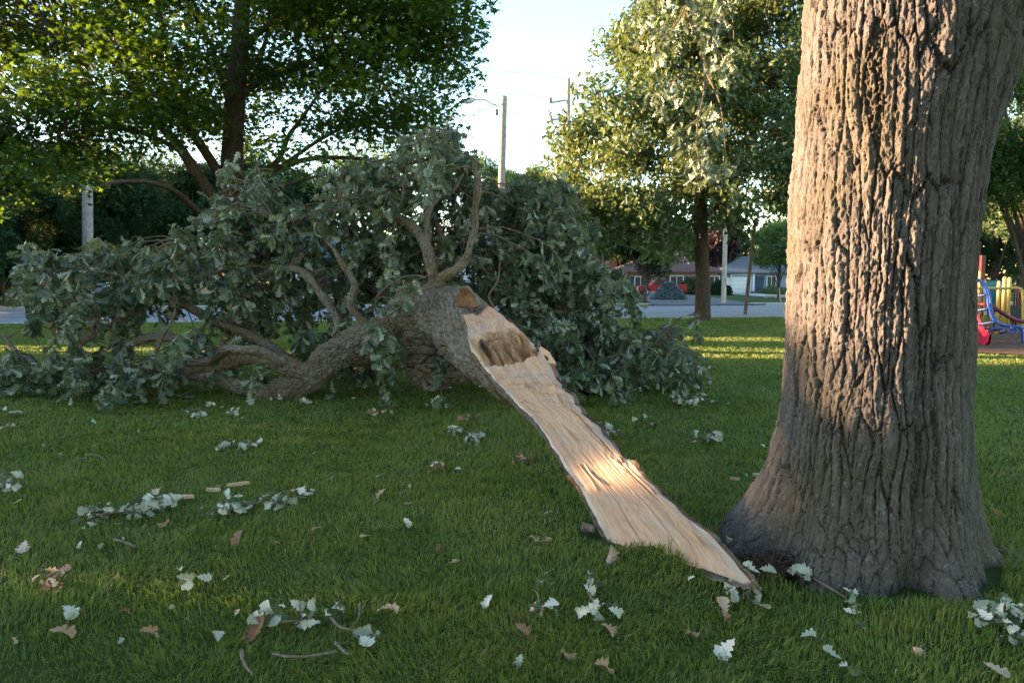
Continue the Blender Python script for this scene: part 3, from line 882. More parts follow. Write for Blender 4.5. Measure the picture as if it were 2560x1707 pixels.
    branch("branch", [(384, 895, 9.3), (402, 844, 9.25), (428, 800, 9.2), (436, 770, 9.2)], [.034, .026, .02, .012], .016, 18, .006, .03, .08, 106)
    branch("branch", [(660, 720, 10.2), (610, 690, 10.0), (570, 676, 9.9), (505, 687, 9.8), (495, 655, 9.8), (478, 620, 9.8), (440, 598, 9.8)], [.035, .032, .028, .022, .016, .012, .007], .018, 18, .006, .03, .08, 107)
    branch("branch", [(-40, 830, 9.7), (0, 845, 9.7), (30, 868, 9.7), (62, 893, 9.7), (120, 930, 9.6)], [.02, .026, .03, .035, .04], .018, 18, .006, .03, .08, 108)
    branch("branch", [(1020, 915, 9.7), (950, 918, 9.8), (900, 925, 9.9), (860, 938, 9.9), (845, 950, 9.9)], [.05, .045, .04, .03, .018], .018, 22, .009, .03, .08, 109)
    branch("branch", [(1130, 640, 9.2), (1090, 560, 9.6), (1075, 470, 9.8), (1090, 400, 9.8), (1100, 340, 9.8)], [.05, .04, .03, .02, .01], .018, 18, .006, .03, .08, 110)
    # bare thin twigs in front
    tw = MB()
    for pl, d, r0 in (([(1090, 712), (1040, 735), (990, 775), (950, 808), (900, 838)], 8.55, .016), ([(1065, 695), (1050, 690), (1010, 692), (965, 718), (932, 753)], 8.6, .014), ([(1000, 755), (950, 742), (935, 775), (945, 785)], 8.6, .007),
                      ([(1395, 620), (1385, 665), (1362, 700), (1355, 735)], 9.3, .008), ([(1385, 665), (1380, 700), (1388, 745), (1392, 790)], 9.3, .006), ([(252, 463), (303, 453), (377, 455), (439, 479)], 12, .004),
                      ([(960, 630), (975, 590), (1010, 560)], 8.8, .009), ([(960, 630), (955, 655), (930, 690)], 8.8, .006), ([(1235, 770), (1222, 740), (1245, 700), (1250, 650)], 8.7, .02), ([(1190, 550), (1205, 545), (1230, 522)], 8.75, .012)):
        pp = catmull([P(a, b, d) for a, b in pl], 14)
        V, F = tube(pp, np.linspace(r0, r0 * .4, 14), 6)
        mk("twig", V, F, M["twig"], root, True)
    SK = np.concatenate(skel[1:])
    # leaf bunches hanging through the crown
    ell = [(140, 730, 75, 95, 9.7, 85), (100, 660, 50, 50, 9.7, 28), (220, 680, 60, 80, 9.8, 60), (300, 650, 55, 50, 9.9, 40), (240, 800, 70, 40, 9.8, 22), (390, 640, 60, 60, 9.9, 55), (440, 625, 45, 40, 9.8, 40), (430, 730, 90, 60, 10.0, 55),
           (330, 720, 60, 50, 10.0, 35), (600, 470, 65, 60, 10.3, 60), (660, 440, 35, 50, 10.4, 26), (570, 560, 65, 65, 10.2, 70), (660, 560, 90, 65, 10.2, 110), (760, 560, 70, 70, 9.9, 85), (650, 650, 80, 60, 10.2, 85), (560, 700, 80, 60, 10.1, 65),
           (760, 680, 70, 70, 10.2, 75), (840, 640, 70, 90, 10.2, 80), (700, 760, 90, 50, 10.3, 80), (560, 800, 90, 45, 10.3, 60), (880, 470, 75, 60, 9.6, 85), (960, 440, 60, 65, 9.5, 75), (1060, 380, 65, 60, 9.5, 105), (1110, 345, 45, 40, 9.6, 50),
           (1130, 420, 55, 60, 9.6, 70), (1020, 500, 80, 60, 9.7, 85), (1130, 540, 80, 80, 9.9, 110), (960, 600, 80, 70, 10.0, 90), (900, 690, 80, 90, 10.2, 85), (1020, 640, 60, 60, 10.2, 55), (1140, 640, 70, 70, 10.1, 80), (1250, 560, 80, 80, 10.1, 110), (1290, 470, 75, 40, 10.1, 95),
           (1380, 480, 55, 40, 10.2, 60), (1350, 560, 80, 70, 10.2, 100), (1440, 570, 60, 55, 10.2, 70), (1300, 660, 90, 75, 10.2, 120), (1420, 660, 90, 75, 10.3, 130), (1500, 690, 60, 60, 10.3, 75), (1330, 760, 90, 60, 10.1, 105), (1450, 770, 90, 60, 10.2, 115), (1550, 740, 35, 40, 10.3, 32),
           (1380, 850, 90, 50, 9.9, 105), (1490, 860, 90, 55, 10.0, 115), (1440, 920, 80, 22, 9.8, 60), (1590, 870, 60, 55, 10.1, 55), (1660, 840, 40, 40, 10.2, 30), (1690, 890, 55, 35, 10.0, 50), (1740, 925, 40, 15, 9.9, 22), (1742, 800, 14, 14, 10.3, 4), (1580, 930, 60, 12, 9.8, 18),
           (330, 905, 70, 38, 9.2, 30), (250, 880, 60, 45, 9.3, 28), (440, 890, 35, 36, 9.0, 14), (160, 900, 80, 36, 9.5, 30), (540, 850, 40, 30, 8.95, 8), (80, 930, 90, 30, 9.6, 60), (30, 900, 50, 35, 9.7, 22), (320, 930, 45, 45, 9.1, 34), (300, 870, 40, 25, 9.4, 14), (210, 930, 45, 35, 9.4, 26), (410, 935, 30, 25, 9.0, 10), (480, 850, 45, 45, 9.2, 26), (620, 905, 26, 20, 8.9, 5), (650, 940, 30, 18, 9.5, 5), (930, 850, 40, 30, 8.7, 9), (975, 860, 28, 55, 8.7, 12), (970, 930, 22, 25, 8.6, 5), (1120, 900, 18, 40, 8.7, 4),
           (960, 780, 45, 50, 8.9, 14), (1000, 690, 45, 50, 9.2, 22), (890, 800, 50, 50, 9.8, 26), (770, 850, 40, 30, 10.2, 26), (900, 900, 60, 22, 10.3, 26), (1330, 640, 30, 40, 9.2, 10), (1330, 800, 50, 50, 9.4, 24), (1270, 730, 45, 60, 9.7, 34), (1140, 690, 20, 20, 8.9, 3)]
    pos, dr, up = [], [], []
    for (cx, cy, rx, ry, d, nb_) in ell:
        for _ in range(max(1, int(nb_ * (.29 if (cx > 1280 and cy > 600) or cy > 900 else .30 if cx < 560 else .25) + .5))):
            a = rng.random() * 6.283; rr = math.sqrt(rng.random())
            p0 = P(cx + rx * rr * math.cos(a), cy + ry * rr * math.sin(a), d + rng.normal() * .50)
            if p0[2] < .25:
                p0[2] = .25 + rng.random() * .1
            q = SK[np.argmin(np.sum((SK - p0) ** 2, 1))]
            L = np.linalg.norm(q - p0)
            if L > .05 and rng.random() < .85:
                if L > .8:
                    q = p0 + (q - p0) * .8 / L
                mid = (p0 + q) / 2 + np.array([rng.normal() * .06, rng.normal() * .06, .12 * min(L, 1)])
                tw.tube(catmull([q, mid, p0], 5), np.linspace(.011, .006, 5), 4, False)
            out = unit(p0 - q + rng.normal(size=3) * .15) if L > .05 else rnd(1)[0]
            ln = min(rng.uniform(.22, .55), max(.12, p0[2] - .05))
            pth = catmull([p0, p0 + out * ln * .35 + np.array([0, 0, -.12 * ln]), p0 + out * ln * .55 + np.array([rng.normal() * .05, rng.normal() * .05, -.75 * ln])], 7)
            tw.tube(pth, np.linspace(.006, .003, 7), 4, False)
            for k in range(1, 7):
                if rng.random() < .18:
                    continue
                nl = int(rng.integers(3, 7)) + (3 if k == 6 else 0)
                p = pth[k]
                hang = np.array([rng.normal() * .3, rng.normal() * .3, -1.0])
                pos.append(p + rng.normal(size=(nl, 3)) * .02)
                dr.append(unit(rnd(nl) * .85 + hang * .7))
                up.append(rnd(nl) + np.array([0, -.25, .55]))
    tw.obj("twigs", M["twig"], root)
    pos = np.concatenate(pos); dr = np.concatenate(dr); up = np.concatenate(up)
    V, F, T = scatter(L_OAK, pos, dr, up, rng.uniform(.09, .19, len(pos)))
    V[:, 2] = np.maximum(V[:, 2], .015 + .03 * T)
    mk("foliage", V, F, M["leaf_oak"], root, False, {"tint": T})
    return Lc, Rc
SLAB_L, SLAB_R = build_fallen_limb()

# ------------------------------------------------------------------ standing trees near by
def inside(poly_x, poly_y, x):
    return np.interp(x, poly_x, poly_y)

def build_maple():
    D = 17.0
    base = P(583, 705, D); base[2] = 0
    root = thing("maple_tree", "spreading maple with dark trunk and sun-flecked crown reaching over the fallen limb", "tree", base)
    tr = [(base[0], D, -.1), (base[0], D, .5), P(582, 600, D), P(577, 500, D), P(580, 400, D), P(585, 300, D), P(592, 200, D), P(600, 100, D), P(607, 0, D), P(612, -150, D), P(615, -400, D)]
    V, F, H = bark_tube(np.array(tr), [.36, .29, .26, .25, .235, .225, .21, .185, .16, .12, .06], .03, 72, .025, .06, .3, 201)
    mk("trunk", V, F, M["bark_maple"], root, True, {"tint": H})
    guides = [([(560, 545), (530, 490), (497, 440), (450, 370), (400, 310), (352, 240), (300, 170), (235, 120), (150, 95)], .15, -1.0), ([(575, 500), (550, 440), (500, 360), (457, 300), (430, 200), (412, 120), (400, 40), (380, -60)], .13, -.3),
              ([(582, 430), (590, 330), (560, 220), (530, 120), (480, 30), (430, -80)], .09, .8), ([(590, 250), (620, 225), (660, 198), (715, 175), (768, 155), (860, 130), (960, 120)], .09, .5), ([(604, 120), (625, 98), (660, 72), (690, 40), (728, -5), (780, -90)], .10, -.4),
              ([(600, 180), (640, 150), (662, 110), (672, 40), (665, -40)], .07, .3), ([(585, 460), (640, 440), (700, 418), (768, 399), (841, 394), (930, 400), (1010, 410)], .09, .6), ([(640, 440), (695, 400), (722, 340), (752, 300), (804, 227), (860, 170)], .07, -.9),
              ([(585, 470), (640, 480), (720, 460), (800, 440), (880, 430)], .06, -1.2), ([(460, 385), (400, 350), (340, 330), (270, 320), (180, 330), (90, 360)], .06, -1.6), ([(350, 240), (280, 235), (200, 240), (110, 280), (20, 330)], .05, -1.2),
              ([(548, 560), (520, 550), (483, 519), (439, 479), (377, 456), (303, 454), (252, 464)], .085, -3.2), ([(615, -60), (760, -140), (900, -150), (1050, -80)], .10, .0), ([(700, 418), (800, 350), (900, 300), (1000, 270), (1090, 220)], .05, .6), ([(860, 130), (980, 60), (1080, 40), (1150, 60)], .05, .2), ([(607, 20), (590, -60), (500, -150), (350, -200)], .10, .4)]
    skel = []; limb_o = []; own = []
    for k, (pl, r0, dd) in enumerate(guides):
        n = len(pl)
        pts = [P(a, b, D + dd * (i / (n - 1)) * 1.6) for i, (a, b) in enumerate(pl)]
        V, F, H = bark_tube(np.array(pts), np.linspace(r0, r0 * .28, n), .06, 16, .010, .05, .2, 210 + k, 0.0)
        limb_o.append((V, F, H))
        if k != 11:
            skel.append(catmull(pts, 30)); own += [k] * 30
    SK = np.concatenate(skel)
    bx = [-300, 0, 100, 250, 300, 380, 450, 550, 620, 700, 800, 900, 1000, 1080, 1120, 1260]
    by = [545, 530, 515, 485, 430, 375, 365, 385, 385, 400, 425, 400, 415, 430, 400, 300]
    ry = [-600, -100, 0, 40, 100, 150, 200, 230, 260, 310, 350, 400, 450]
    rx = [1100, 1180, 1175, 1165, 1205, 1230, 1185, 1125, 1130, 1100, 1090, 1110, 1070]
    holes = [(690, 105, 70, 60), (640, 60, 30, 50), (840, 60, 45, 40), (770, 350, 26, 16), (1040, 250, 55, 25), (500, 10, 45, 22), (930, 215, 25, 20), (730, 215, 35, 25), (230, 165, 16, 22)]
    pos = []; tws = {}; tints = []
    n = 0
    while n < 450:
        px, py = rng.uniform(-300, 1230), rng.uniform(-420, 540)
        if py > np.interp(px, bx, by) - 25 or px > np.interp(py, ry, rx) - 48:
            continue
        if any(((px - a) / b) ** 2 + ((py - c) / e) ** 2 < 1 for a, c, b, e in holes):
            continue
        d = D + rng.uniform(-1, 1) * 3.6 * (1 - .45 * abs(px - 560) / 800)
        if 470 < px < 690 and d < D + .6 and rng.random() < .6:
            d = D + 1 + rng.random() * 2.5
        p = P(px, py, d)
        qi = int(np.argmin(np.sum((SK - p) ** 2, 1))); q = SK[qi]; tw = tws.setdefault(own[qi], MB())
        mid = (p + q) / 2 + np.array([0, 0, .12])
        tw.tube(catmull([q, mid, p], 6), np.linspace(.022, .008, 6), 5, False)
        m = int(rng.integers(170, 330))
        g = np.clip(rng.normal(size=(m, 3)), -1.9, 1.9) * np.array([.50, .50, .22])
        pos.append(p + g); tints.append(np.clip(rng.normal(.5 + .12 * rng.normal(), .25, m), 0, 1))
        n += 1
    for kk, (V, F, H) in enumerate(limb_o):
        tws.setdefault(kk, MB()).add(V, F, H).obj("branch", M["bark_maple"], root, True)
    pos = np.concatenate(pos); tints = np.concatenate(tints)
    m = len(pos)
    dr = rnd(m) * np.array([1, 1, .5]) + np.array([0, 0, -.25])
    V, F, T = scatter(L_STAR, pos, dr, rnd(m) * .75 + np.array([0, 0, 1]), rng.uniform(.10, .165, m), tints)
    mk("foliage", V, F, M["leaf_maple"], root, False, {"tint": T})
build_maple()

def build_mid_oak():
    D = 28.0
    base = P(1757, 705, D); base[2] = 0
    root = thing("pin_oak_tree", "leafy oak lit on its crown, standing by the road left of the huge trunk", "tree", base)
    tr = [(base[0], D, -.1), (base[0] + .02, D, .25), P(1757, 700, D), P(1754, 640, D), P(1752, 560, D), P(1750, 450, D), P(1745, 300, D), P(1740, 120, D), P(1738, -100, D), P(1738, -400, D)]
    V, F, H = bark_tube(np.array(tr), [.40, .31, .27, .26, .25, .22, .19, .15, .11, .05], .04, 48, .02, .06, .3, 301)
    mk("trunk", V, F, M["bark_maple"], root, True, {"tint": H})
    guides = [([(1750, 620), (1705, 575), (1650, 520), (1590, 480), (1500, 470)], .10), ([(1752, 560), (1790, 520), (1850, 500), (1930, 510)], .09), ([(1750, 470), (1690, 430), (1620, 420), (1560, 390), (1450, 400)], .09), ([(1748, 420), (1700, 330), (1640, 300), (1560, 290)], .08),
              ([(1746, 350), (1800, 280), (1870, 250), (1930, 220)], .08), ([(1744, 250), (1690, 180), (1620, 140), (1550, 120)], .07), ([(1741, 120), (1790, 60), (1850, 20)], .06), ([(1741, 120), (1690, 60), (1640, 0), (1600, -60)], .06), ([(1750, 540), (1640, 590), (1580, 580), (1500, 560)], .06),
              ([(1746, 300), (1660, 240), (1590, 230), (1500, 250)], .06)]
    skel = []
    for k, (pl, r0) in enumerate(guides):
        n = len(pl); dd = rng.uniform(-2.5, 2)
        pts = [P(a, b, D + dd * i / (n - 1)) for i, (a, b) in enumerate(pl)]
        V, F, H = bark_tube(np.array(pts), np.linspace(r0, r0 * .3, n), .08, 10, .006, .05, .2, 310 + k)
        mk("branch", V, F, M["bark_maple"], root, True, {"tint": H})
        skel.append(catmull(pts, 24))
    SK = np.concatenate(skel)
    ly = [-400, -100, 0, 66, 120, 165, 234, 292, 322, 350, 395, 450, 500, 560, 640]
    lx = [1640, 1580, 1550, 1520, 1465, 1458, 1455, 1420, 1378, 1358, 1342, 1350, 1378, 1425, 1500]
    bx = [1330, 1400, 1500, 1600, 1660, 1720, 1800, 1900, 1965, 2100, 2200]
    by = [470, 560, 600, 620, 640, 610, 585, 570, 550, 550, 500]
    holes = [(1905, 320, 35, 30), (1890, 240, 20, 22), (1480, 350, 25, 15), (1840, 80, 20, 20), (1560, 200, 14, 14), (1930, 420, 30, 22)]
    pos = []; tw = MB(); tints = []; n = 0
    while n < 300:
        px, py = rng.uniform(1330, 2120), rng.uniform(-330, 640)
        if px < np.interp(py, ly, lx) + 40 or py > np.interp(px, bx, by) - 14:
            continue
        if any(((px - a) / b) ** 2 + ((py - c) / e) ** 2 < 1 for a, c, b, e in holes):
            continue
        d = D + rng.uniform(-1, 1) * 4.2
        if py > 480 and px > 1690 and px < 1830 and d < D:
            d = D + .5 + 3 * rng.random()
        p = P(px, py, d)
        q = SK[np.argmin(np.sum((SK - p) ** 2, 1))]
        tw.tube(catmull([q, (p + q) / 2 + np.array([0, 0, .1]), p], 5), np.linspace(.03, .012, 5), 4, False)
        m = int(rng.integers(170, 420))
        pos.append(p + np.clip(rng.normal(size=(m, 3)), -1.9, 1.9) * np.array([.46, .46, .34])); tints.append(np.clip(rng.normal(.5 + .15 * rng.normal(), .25, m), 0, 1))
        n += 1
    tw.obj("twigs", M["bark_maple"], root)
    pos = np.concatenate(pos); m = len(pos)
    V, F, T = scatter(L_SIMPLE, pos, rnd(m) + np.array([0, 0, -.3]), rnd(m) + np.array([-.1, -.1, .6]), rng.uniform(.15, .26, m), np.concatenate(tints))
    mk("foliage", V, F, M["leaf_pin"], root, False, {"tint": T})
build_mid_oak()

# ------------------------------------------------------------------ trees farther off
def tree(name, label, x, y, h, r, low, leafm, n=9000, size=.34, tr=.22, squash=1.0, lobes=16, group=None, cat="tree", crown="round", barkm="bark_dark", lean=0.0):
    root = thing(name, label, cat, (x, y, 0), group)
    sk = []
    top = np.array([x + lean, y, low + (h - low) * .75])
    pts = catmull([[x, y, -.1], [x + .1 * tr, y, low * .6], [x + lean * .5, y, low + (h - low) * .3], top], 14)
    V, F, H = bark_tube(pts, np.interp(np.linspace(0, 1, 14), [0, .1, .6, 1], [tr * 1.35, tr, tr * .7, tr * .15]), .25, 14, .03, .12, .5, int(abs(x * 7 + y)) % 97)
    mk("trunk", V, F, M[barkm], root, True, {"tint": H})
    cen = np.array([x + lean, y, (h + low) / 2]); rad = np.array([r, r * squash, (h - low) / 2])
    limb = MB(); pos = []; tt = []
    for k in range(lobes):
        u = rnd(1)[0]
        if crown == "cone":
            zz = rng.random() ** 1.4
            ang = rng.random() * 6.283
            c = np.array([x + math.cos(ang) * r * (1 - zz) * .7, y + math.sin(ang) * r * (1 - zz) * .7, low + (h - low) * zz])
            lr = r * (.30 + .25 * (1 - zz))
        else:
            c = cen + u * rad * rng.uniform(.35, .74)
            lr = r * rng.uniform(.26, .44)
        st = pts[int(np.clip((c[2] - low * .4) / h * 14 * .8, 2, 12))]
        limb.tube(catmull([st, (st + c) / 2 + np.array([0, 0, .15 * lr]), c], 6), np.linspace(tr * .35, tr * .08, 6), 5, False)
        m = n // lobes
        dd = rnd(m) * (rng.random(m) ** .42)[:, None]
        pos.append(c + dd * np.array([lr, lr, lr * .72])); tt.append(np.clip(rng.normal(.5 + .18 * rng.normal(), .24, m), 0, 1))
    limb.obj("branches", M[barkm], root)
    pos = np.concatenate(pos); m = len(pos)
    pos[:, 2] = np.maximum(pos[:, 2], low * .8)
    V, F, T = scatter(L_SPRAY, pos, rnd(m) + np.array([0, 0, -.35]), rnd(m) + np.array([0, 0, .8]), rng.uniform(.7, 1.3, m) * size, np.concatenate(tt))
    mk("foliage", V, F, M[leafm], root, False, {"tint": T})
    return root

def px_x(px, d):
    return (px - CX) / FPX * d

BG = "trees across the road"
tree("shade_tree", "broad dark tree behind the grey utility pole across the road", px_x(290, 58), 58, 15, 5.6, 2.6, "leaf_dark", 13000, .40, .3, group=BG)
tree("shade_tree", "dark tree at the far left edge behind the small clipped tree", px_x(40, 66), 66, 17, 6.5, 2.0, "leaf_dark", 13000, .45, .3, group=BG)
tree("shade_tree", "dark tree filling the gap under the maple's lower branches", px_x(480, 68), 68, 15, 6.5, 1.6, "leaf_dark", 13000, .45, .3, group=BG)
tree("shade_tree", "tall dark tree far behind the maple trunk", px_x(640, 72), 72, 18, 6.5, 1.8, "leaf_dark", 11000, .48, .3, group=BG)
tree("shade_tree", "distant dark tree showing between maple limbs on the far left", px_x(150, 85), 85, 20, 9, 1.0, "leaf_dark", 12000, .6, .3, group=BG)
tree("shade_tree", "distant dark tree behind the lit tan house wall", px_x(420, 100), 100, 21, 10, 1.0, "leaf_dark", 12000, .65, .35, group=BG)
tree("shade_tree", "dim tree right of the maple trunk behind the fallen crown", px_x(760, 80), 80, 17, 6.5, 1.5, "leaf_dark", 13000, .5, .25, group=BG)
tree("shade_tree", "dark tree behind the grey wooden fence", px_x(120, 74), 74, 12, 6.0, 1.0, "leaf_dark", 12000, .5, .3, group=BG)
tree("shade_tree", "dark low-branched tree left of the maple trunk beyond the road", px_x(380, 76), 76, 11, 5.5, .9, "leaf_dark", 12000, .5, .3, group=BG)
tree("shade_tree", "dark tree cut by the left frame edge far beyond the road", px_x(-40, 90), 90, 17, 8, .9, "leaf_dark", 12000, .6, .3, group=BG)
tree("yellowish_tree", "yellow-green sunlit treetop left of the lamp pole", px_x(1215, 80), 80, 19, 4.2, 3.0, "leaf_light", 7000, .45, .25, group=BG)
tree("pale_tree", "pale green treetop right of the lamp pole over the fallen crown", px_x(1320, 92), 92, 20, 4.2, 3.0, "leaf_light", 7000, .5, .25, group=BG)
tree("shade_tree", "mid-distance tree behind the right half of the fallen crown", px_x(1420, 75), 75, 12, 5.5, 1.4, "leaf_dark", 9000, .42, .25, group=BG)
tree("copper_tree", "dark red-leaved tree seen through the fallen crown", px_x(1315, 66), 66, 8.6, 2.0, 3.0, "leaf_purple", 3500, .32, .16, group=BG)
tree("small_round_tree", "small round green street tree before the red pickup", px_x(1612, 51), 51, 6.6, 3.3, 1.5, "leaf_dark", 12000, .24, .14, group=BG)
tree("purple_tree", "dark purple-leaved tree between the brick house and the blue house", px_x(1810, 99), 99, 12.5, 5.0, 1.4, "leaf_purple", 10000, .5, .3, group=BG)
tree("light_green_tree", "bright green young tree in front of the blue house", px_x(1945, 62), 62, 7.4, 3.1, 2.1, "leaf_light", 9000, .26, .13, group=BG)
tree("shade_tree", "tree behind the brick house roof", px_x(1560, 104), 104, 13, 6.5, 1.8, "leaf_dark", 9000, .6, .3, group=BG)
tree("shade_tree", "high tree behind the blue house beside the huge trunk", px_x(2010, 112), 112, 17, 8, 2, "leaf_light", 9000, .6, .3, group=BG)
PG = "trees behind the playground"
tree("park_tree", "sunlit tree right of the huge trunk behind the climbing frame", px_x(2640, 34), 34, 13.5, 6.0, 3.0, "leaf_pin", 15000, .28, .34, group=PG, barkm="bark_dark")
tree("park_tree", "shaded tree at the right edge whose trunk stands beyond the yellow posts", px_x(2562, 29), 29, 12, 4.4, 3.1, "leaf_maple", 12000, .26, .3, group=PG)
tree("park_tree", "far dark tree filling behind the playground posts", px_x(2480, 58), 58, 13, 7.5, .9, "leaf_dark", 12000, .42, .3, group=PG)
tree("park_tree", "far tree beyond the right end of the playground", px_x(2750, 52), 52, 13, 7, .9, "leaf_dark", 9000, .42, .3, group=PG)

def far_woods():
    n = 26000
    a = np.concatenate([rng.uniform(RAD(-62), RAD(62), n)])
    d = rng.uniform(125, 165, n)
    top = 9 + 5 * vnoise(xyz(a * 22, 0 * a, 0 * a), 5) + 2.5 * vnoise(xyz(a * 70, 0 * a, 0 * a), 6)
    pos = np.stack([np.sin(a) * d, np.cos(a) * d, rng.random(n) ** .8 * top], -1)
    V, F, T = scatter(L_SPRAY, pos, rnd(n), rnd(n) + np.array([0, -.5, .5]), rng.uniform(1.2, 2.4, n))
    kind(mk("far_woods", V, F, M["leaf_dark"], None, False, {"tint": T}), "stuff")
far_woods()
PB = "trees added behind the camera to cut sky light"
for k, (x, y) in enumerate(((-9, -9), (1, -13), (11, -10), (20, -3), (-18, -14))):  # unseen trees, added to dim the low sky light from behind
    tree("park_tree", "broad unseen tree added behind the viewpoint to cut sky light", x, y, 13, 5.2, 3.0, "leaf_dark", 6000, .5, .3, group=PB)

def multi_stem():
    x, y = px_x(918, 60), 60
    root = thing("clump_tree", "pale multi-stemmed tree showing against the sky through the fallen crown", "tree", (x, y, 0))
    tr = MB(); pos = []
    for k, (dx, lean) in enumerate(((-.3, -1.9), (0, -.4), (.15, .5), (.35, 1.9), (.1, -1.0))):
        pp = catmull([[x + dx * .4, y, -.1], [x + dx, y, 3.0], [x + dx + lean * .4, y, 6], [x + dx + lean, y, 10.5]], 12)
        tr.tube(pp, np.linspace(.19, .05, 12), 8)
        pos.append(pp[-1] + rng.normal(size=(380, 3)) * np.array([1.3, 1.2, 1.1]))
    tr.obj("trunk", plain("pale_bark", (0.36, 0.28, 0.21), .9), root, True)
    pos = np.concatenate(pos); m = len(pos)
    V, F, T = scatter(L_SPRAY, pos, rnd(m), rnd(m) + np.array([0, 0, .8]), rng.uniform(.3, .5, m))
    mk("foliage", V, F, M["leaf_light"], root, False, {"tint": T})
multi_stem()

def shrub(name, label, x, y, r, h, leafm, n=2600, size=.12, group=None):
    root = thing(name, label, "bush", (x, y, 0), group)
    st = MB()
    for k in range(6):
        a = k * 1.05
        st.tube(catmull([[x, y, -.05], [x + .3 * r * math.cos(a), y + .3 * r * math.sin(a), h * .4], [x + .7 * r * math.cos(a), y + .7 * r * math.sin(a), h * .75]], 6), np.linspace(.04, .01, 6), 5)
    st.obj("stem", M["bark_dark"], root)
    d = rnd(n); d[:, 2] = np.abs(d[:, 2])
    lump = 1 + .12 * vnoise(d * 3 + x, 4)
    pos = np.array([x, y, .05]) + d * np.array([r, r, h]) * (rng.uniform(.82, 1.0, n) * lump)[:, None]
    V, F, T = scatter(L_SPRAY, pos, rnd(n) + d * .5, d + rnd(n) * .6, rng.uniform(.7, 1.3, n) * size * 1.6)
    mk("foliage", V, F, M[leafm], root, False, {"tint": T})
    return root
shrub("clipped_bush", "round clipped dark bush by the brick house door", px_x(1725, 83), 83, 1.35, 1.75, "leaf_dark", 2600, .14, "clipped bushes")
shrub("clipped_bush", "round clipped dark bush at the brick house corner by the pale pole", px_x(1800, 83), 83, 1.25, 1.65, "leaf_dark", 2600, .14, "clipped bushes")
shrub("low_bush", "low pale flowering bush under the blue house window", px_x(1935, 92), 92, 1.8, .9, "leaf_light", 1200, .14)
shrub("garden_bush", "dark bush before the white house glimpsed under the fallen crown", px_x(1180, 66), 66, 1.3, 1.3, "leaf_dark", 1500, .14)

def blue_spruce():
    x, y = px_x(1672, 60), 60
    root = thing("blue_spruce", "low spreading blue spruce on the front lawn before the red pickup", "bush", (x, y, 0))
    mb = MB(); mb.tube([[x, y, -.05], [x, y, .6], [x, y, 1.2]], [.1, .07, .02], 8); mb.obj("trunk", M["bark_dark"], root)
    n = 4200
    zz = rng.random(n) ** 1.3; a = rng.random(n) * 6.283
    tier = .78 + .36 * np.abs(np.sin(zz * 11 + np.sin(a * 7) * .9))
    rr = 1.30 * (1 - zz) ** .72 * tier * rng.uniform(.8, 1.02, n)
    pos = np.stack([x + np.cos(a) * rr, y + np.sin(a) * rr, .06 + 1.38 * zz], -1)
    out = np.stack([np.cos(a), np.sin(a), .15 + 0 * a], -1)
    V, F, T = scatter(L_SPRAY, pos, out + rnd(n) * .4, rnd(n) * .4 + np.array([0, 0, 1]), rng.uniform(.16, .28, n))
    mk("foliage", V, F, M["needle_blue"], root, False, {"tint": T})
blue_spruce()

# bushes added to the left, outside the picture, and shaped to shade the lawn
OFF = "bushes added left of the lawn to block the low sun"
def screen(x, y, h, r, n, low=.2, size=.5, label="tall dense bush of the windbreak along the lawn's left side"):
    root = thing("sun_screen_bush", label, "bush", (x, y, 0), OFF)
    st = MB()
    for k in range(5):
        a = k * 1.26
        st.tube(catmull([[x, y, -.1], [x + .3 * r * math.cos(a), y + .3 * r * math.sin(a), h * .4], [x + .5 * r * math.cos(a), y + .5 * r * math.sin(a), h * .8]], 6), np.linspace(.09, .02, 6), 5)
    st.obj("stem", M["bark_dark"], root)
    d = rnd(n) * (rng.random(n) ** .33)[:, None]
    pos = np.array([x, y, (h + low) / 2]) + np.sign(d) * np.abs(d) ** .8 * np.array([r * .8, r, (h - low) / 2])
    return root, pos
def screens():
    specs = [(-27, -3, 4.3, 2.6), (-27.5, 1, 4.2, 2.6), (-27, 4.6, 4.1, 2.4), (-27.3, 8.0, 4.3, 2.4), (-27.2, 11.2, 5.0, 2.3), (-27, 14.0, 6.8, 2.2), (-27.4, 17.0, 7.0, 2.3), (-27.0, 20.6, 3.0, 2.0), (-26.7, 24.0, 4.6, 2.3), (-26.8, 27.6, 5.8, 2.5), (-27.2, 31, 7.6, 2.6), (-28, 34.5, 8.4, 2.6), (-30, 21.0, 1.6, 1.8), (-31, 38.5, 9.5, 2.9), (-33.5, 43, 10, 3.0), (-36.5, 48, 10, 3.2), (-40, 53, 8.5, 3.2), (-44, 58, 9, 3.4)]
    for (x, y, h, r) in specs:
        n = int(560 * h * r / 4)
        root, pos = screen(x, y, h, r, n)
        # gaps cut in the foliage to pass sun onto wood, lawn and crown
        q = pos[:, 1] + (pos[:, 0] + 27) * .176; zc = pos[:, 2] + (pos[:, 0] + 27) * .114
        keep = np.ones(len(q), bool)
        for (q0, z0, rq, rz) in ((9.12, 3.46, .60, .44), (18.7, 2.0, 1.1, .8), (24.6, 3.75, 1.2, .8), (10.4, 2.7, .5, .28), (14.1, 3.2, .6, .3), (7.9, 2.95, .4, .2), (12.0, 2.9, .4, .25), (16.2, 6.2, .7, .6), (13.4, 4.7, .5, .4)):
            keep &= ~((np.abs((q - q0) / rq) ** 3 + np.abs((zc - z0) / rz) ** 3) < rng.uniform(.3, 1.3, len(q)))
        pos = pos[keep]; m = len(pos)
        V, F, T = scatter(L_SPRAY, pos, rnd(m), rnd(m) + np.array([.8, 0, .2]), rng.uniform(.5, .8, m))
        mk("foliage", V, F, M["leaf_dark"], root, False, {"tint": T})
screens()

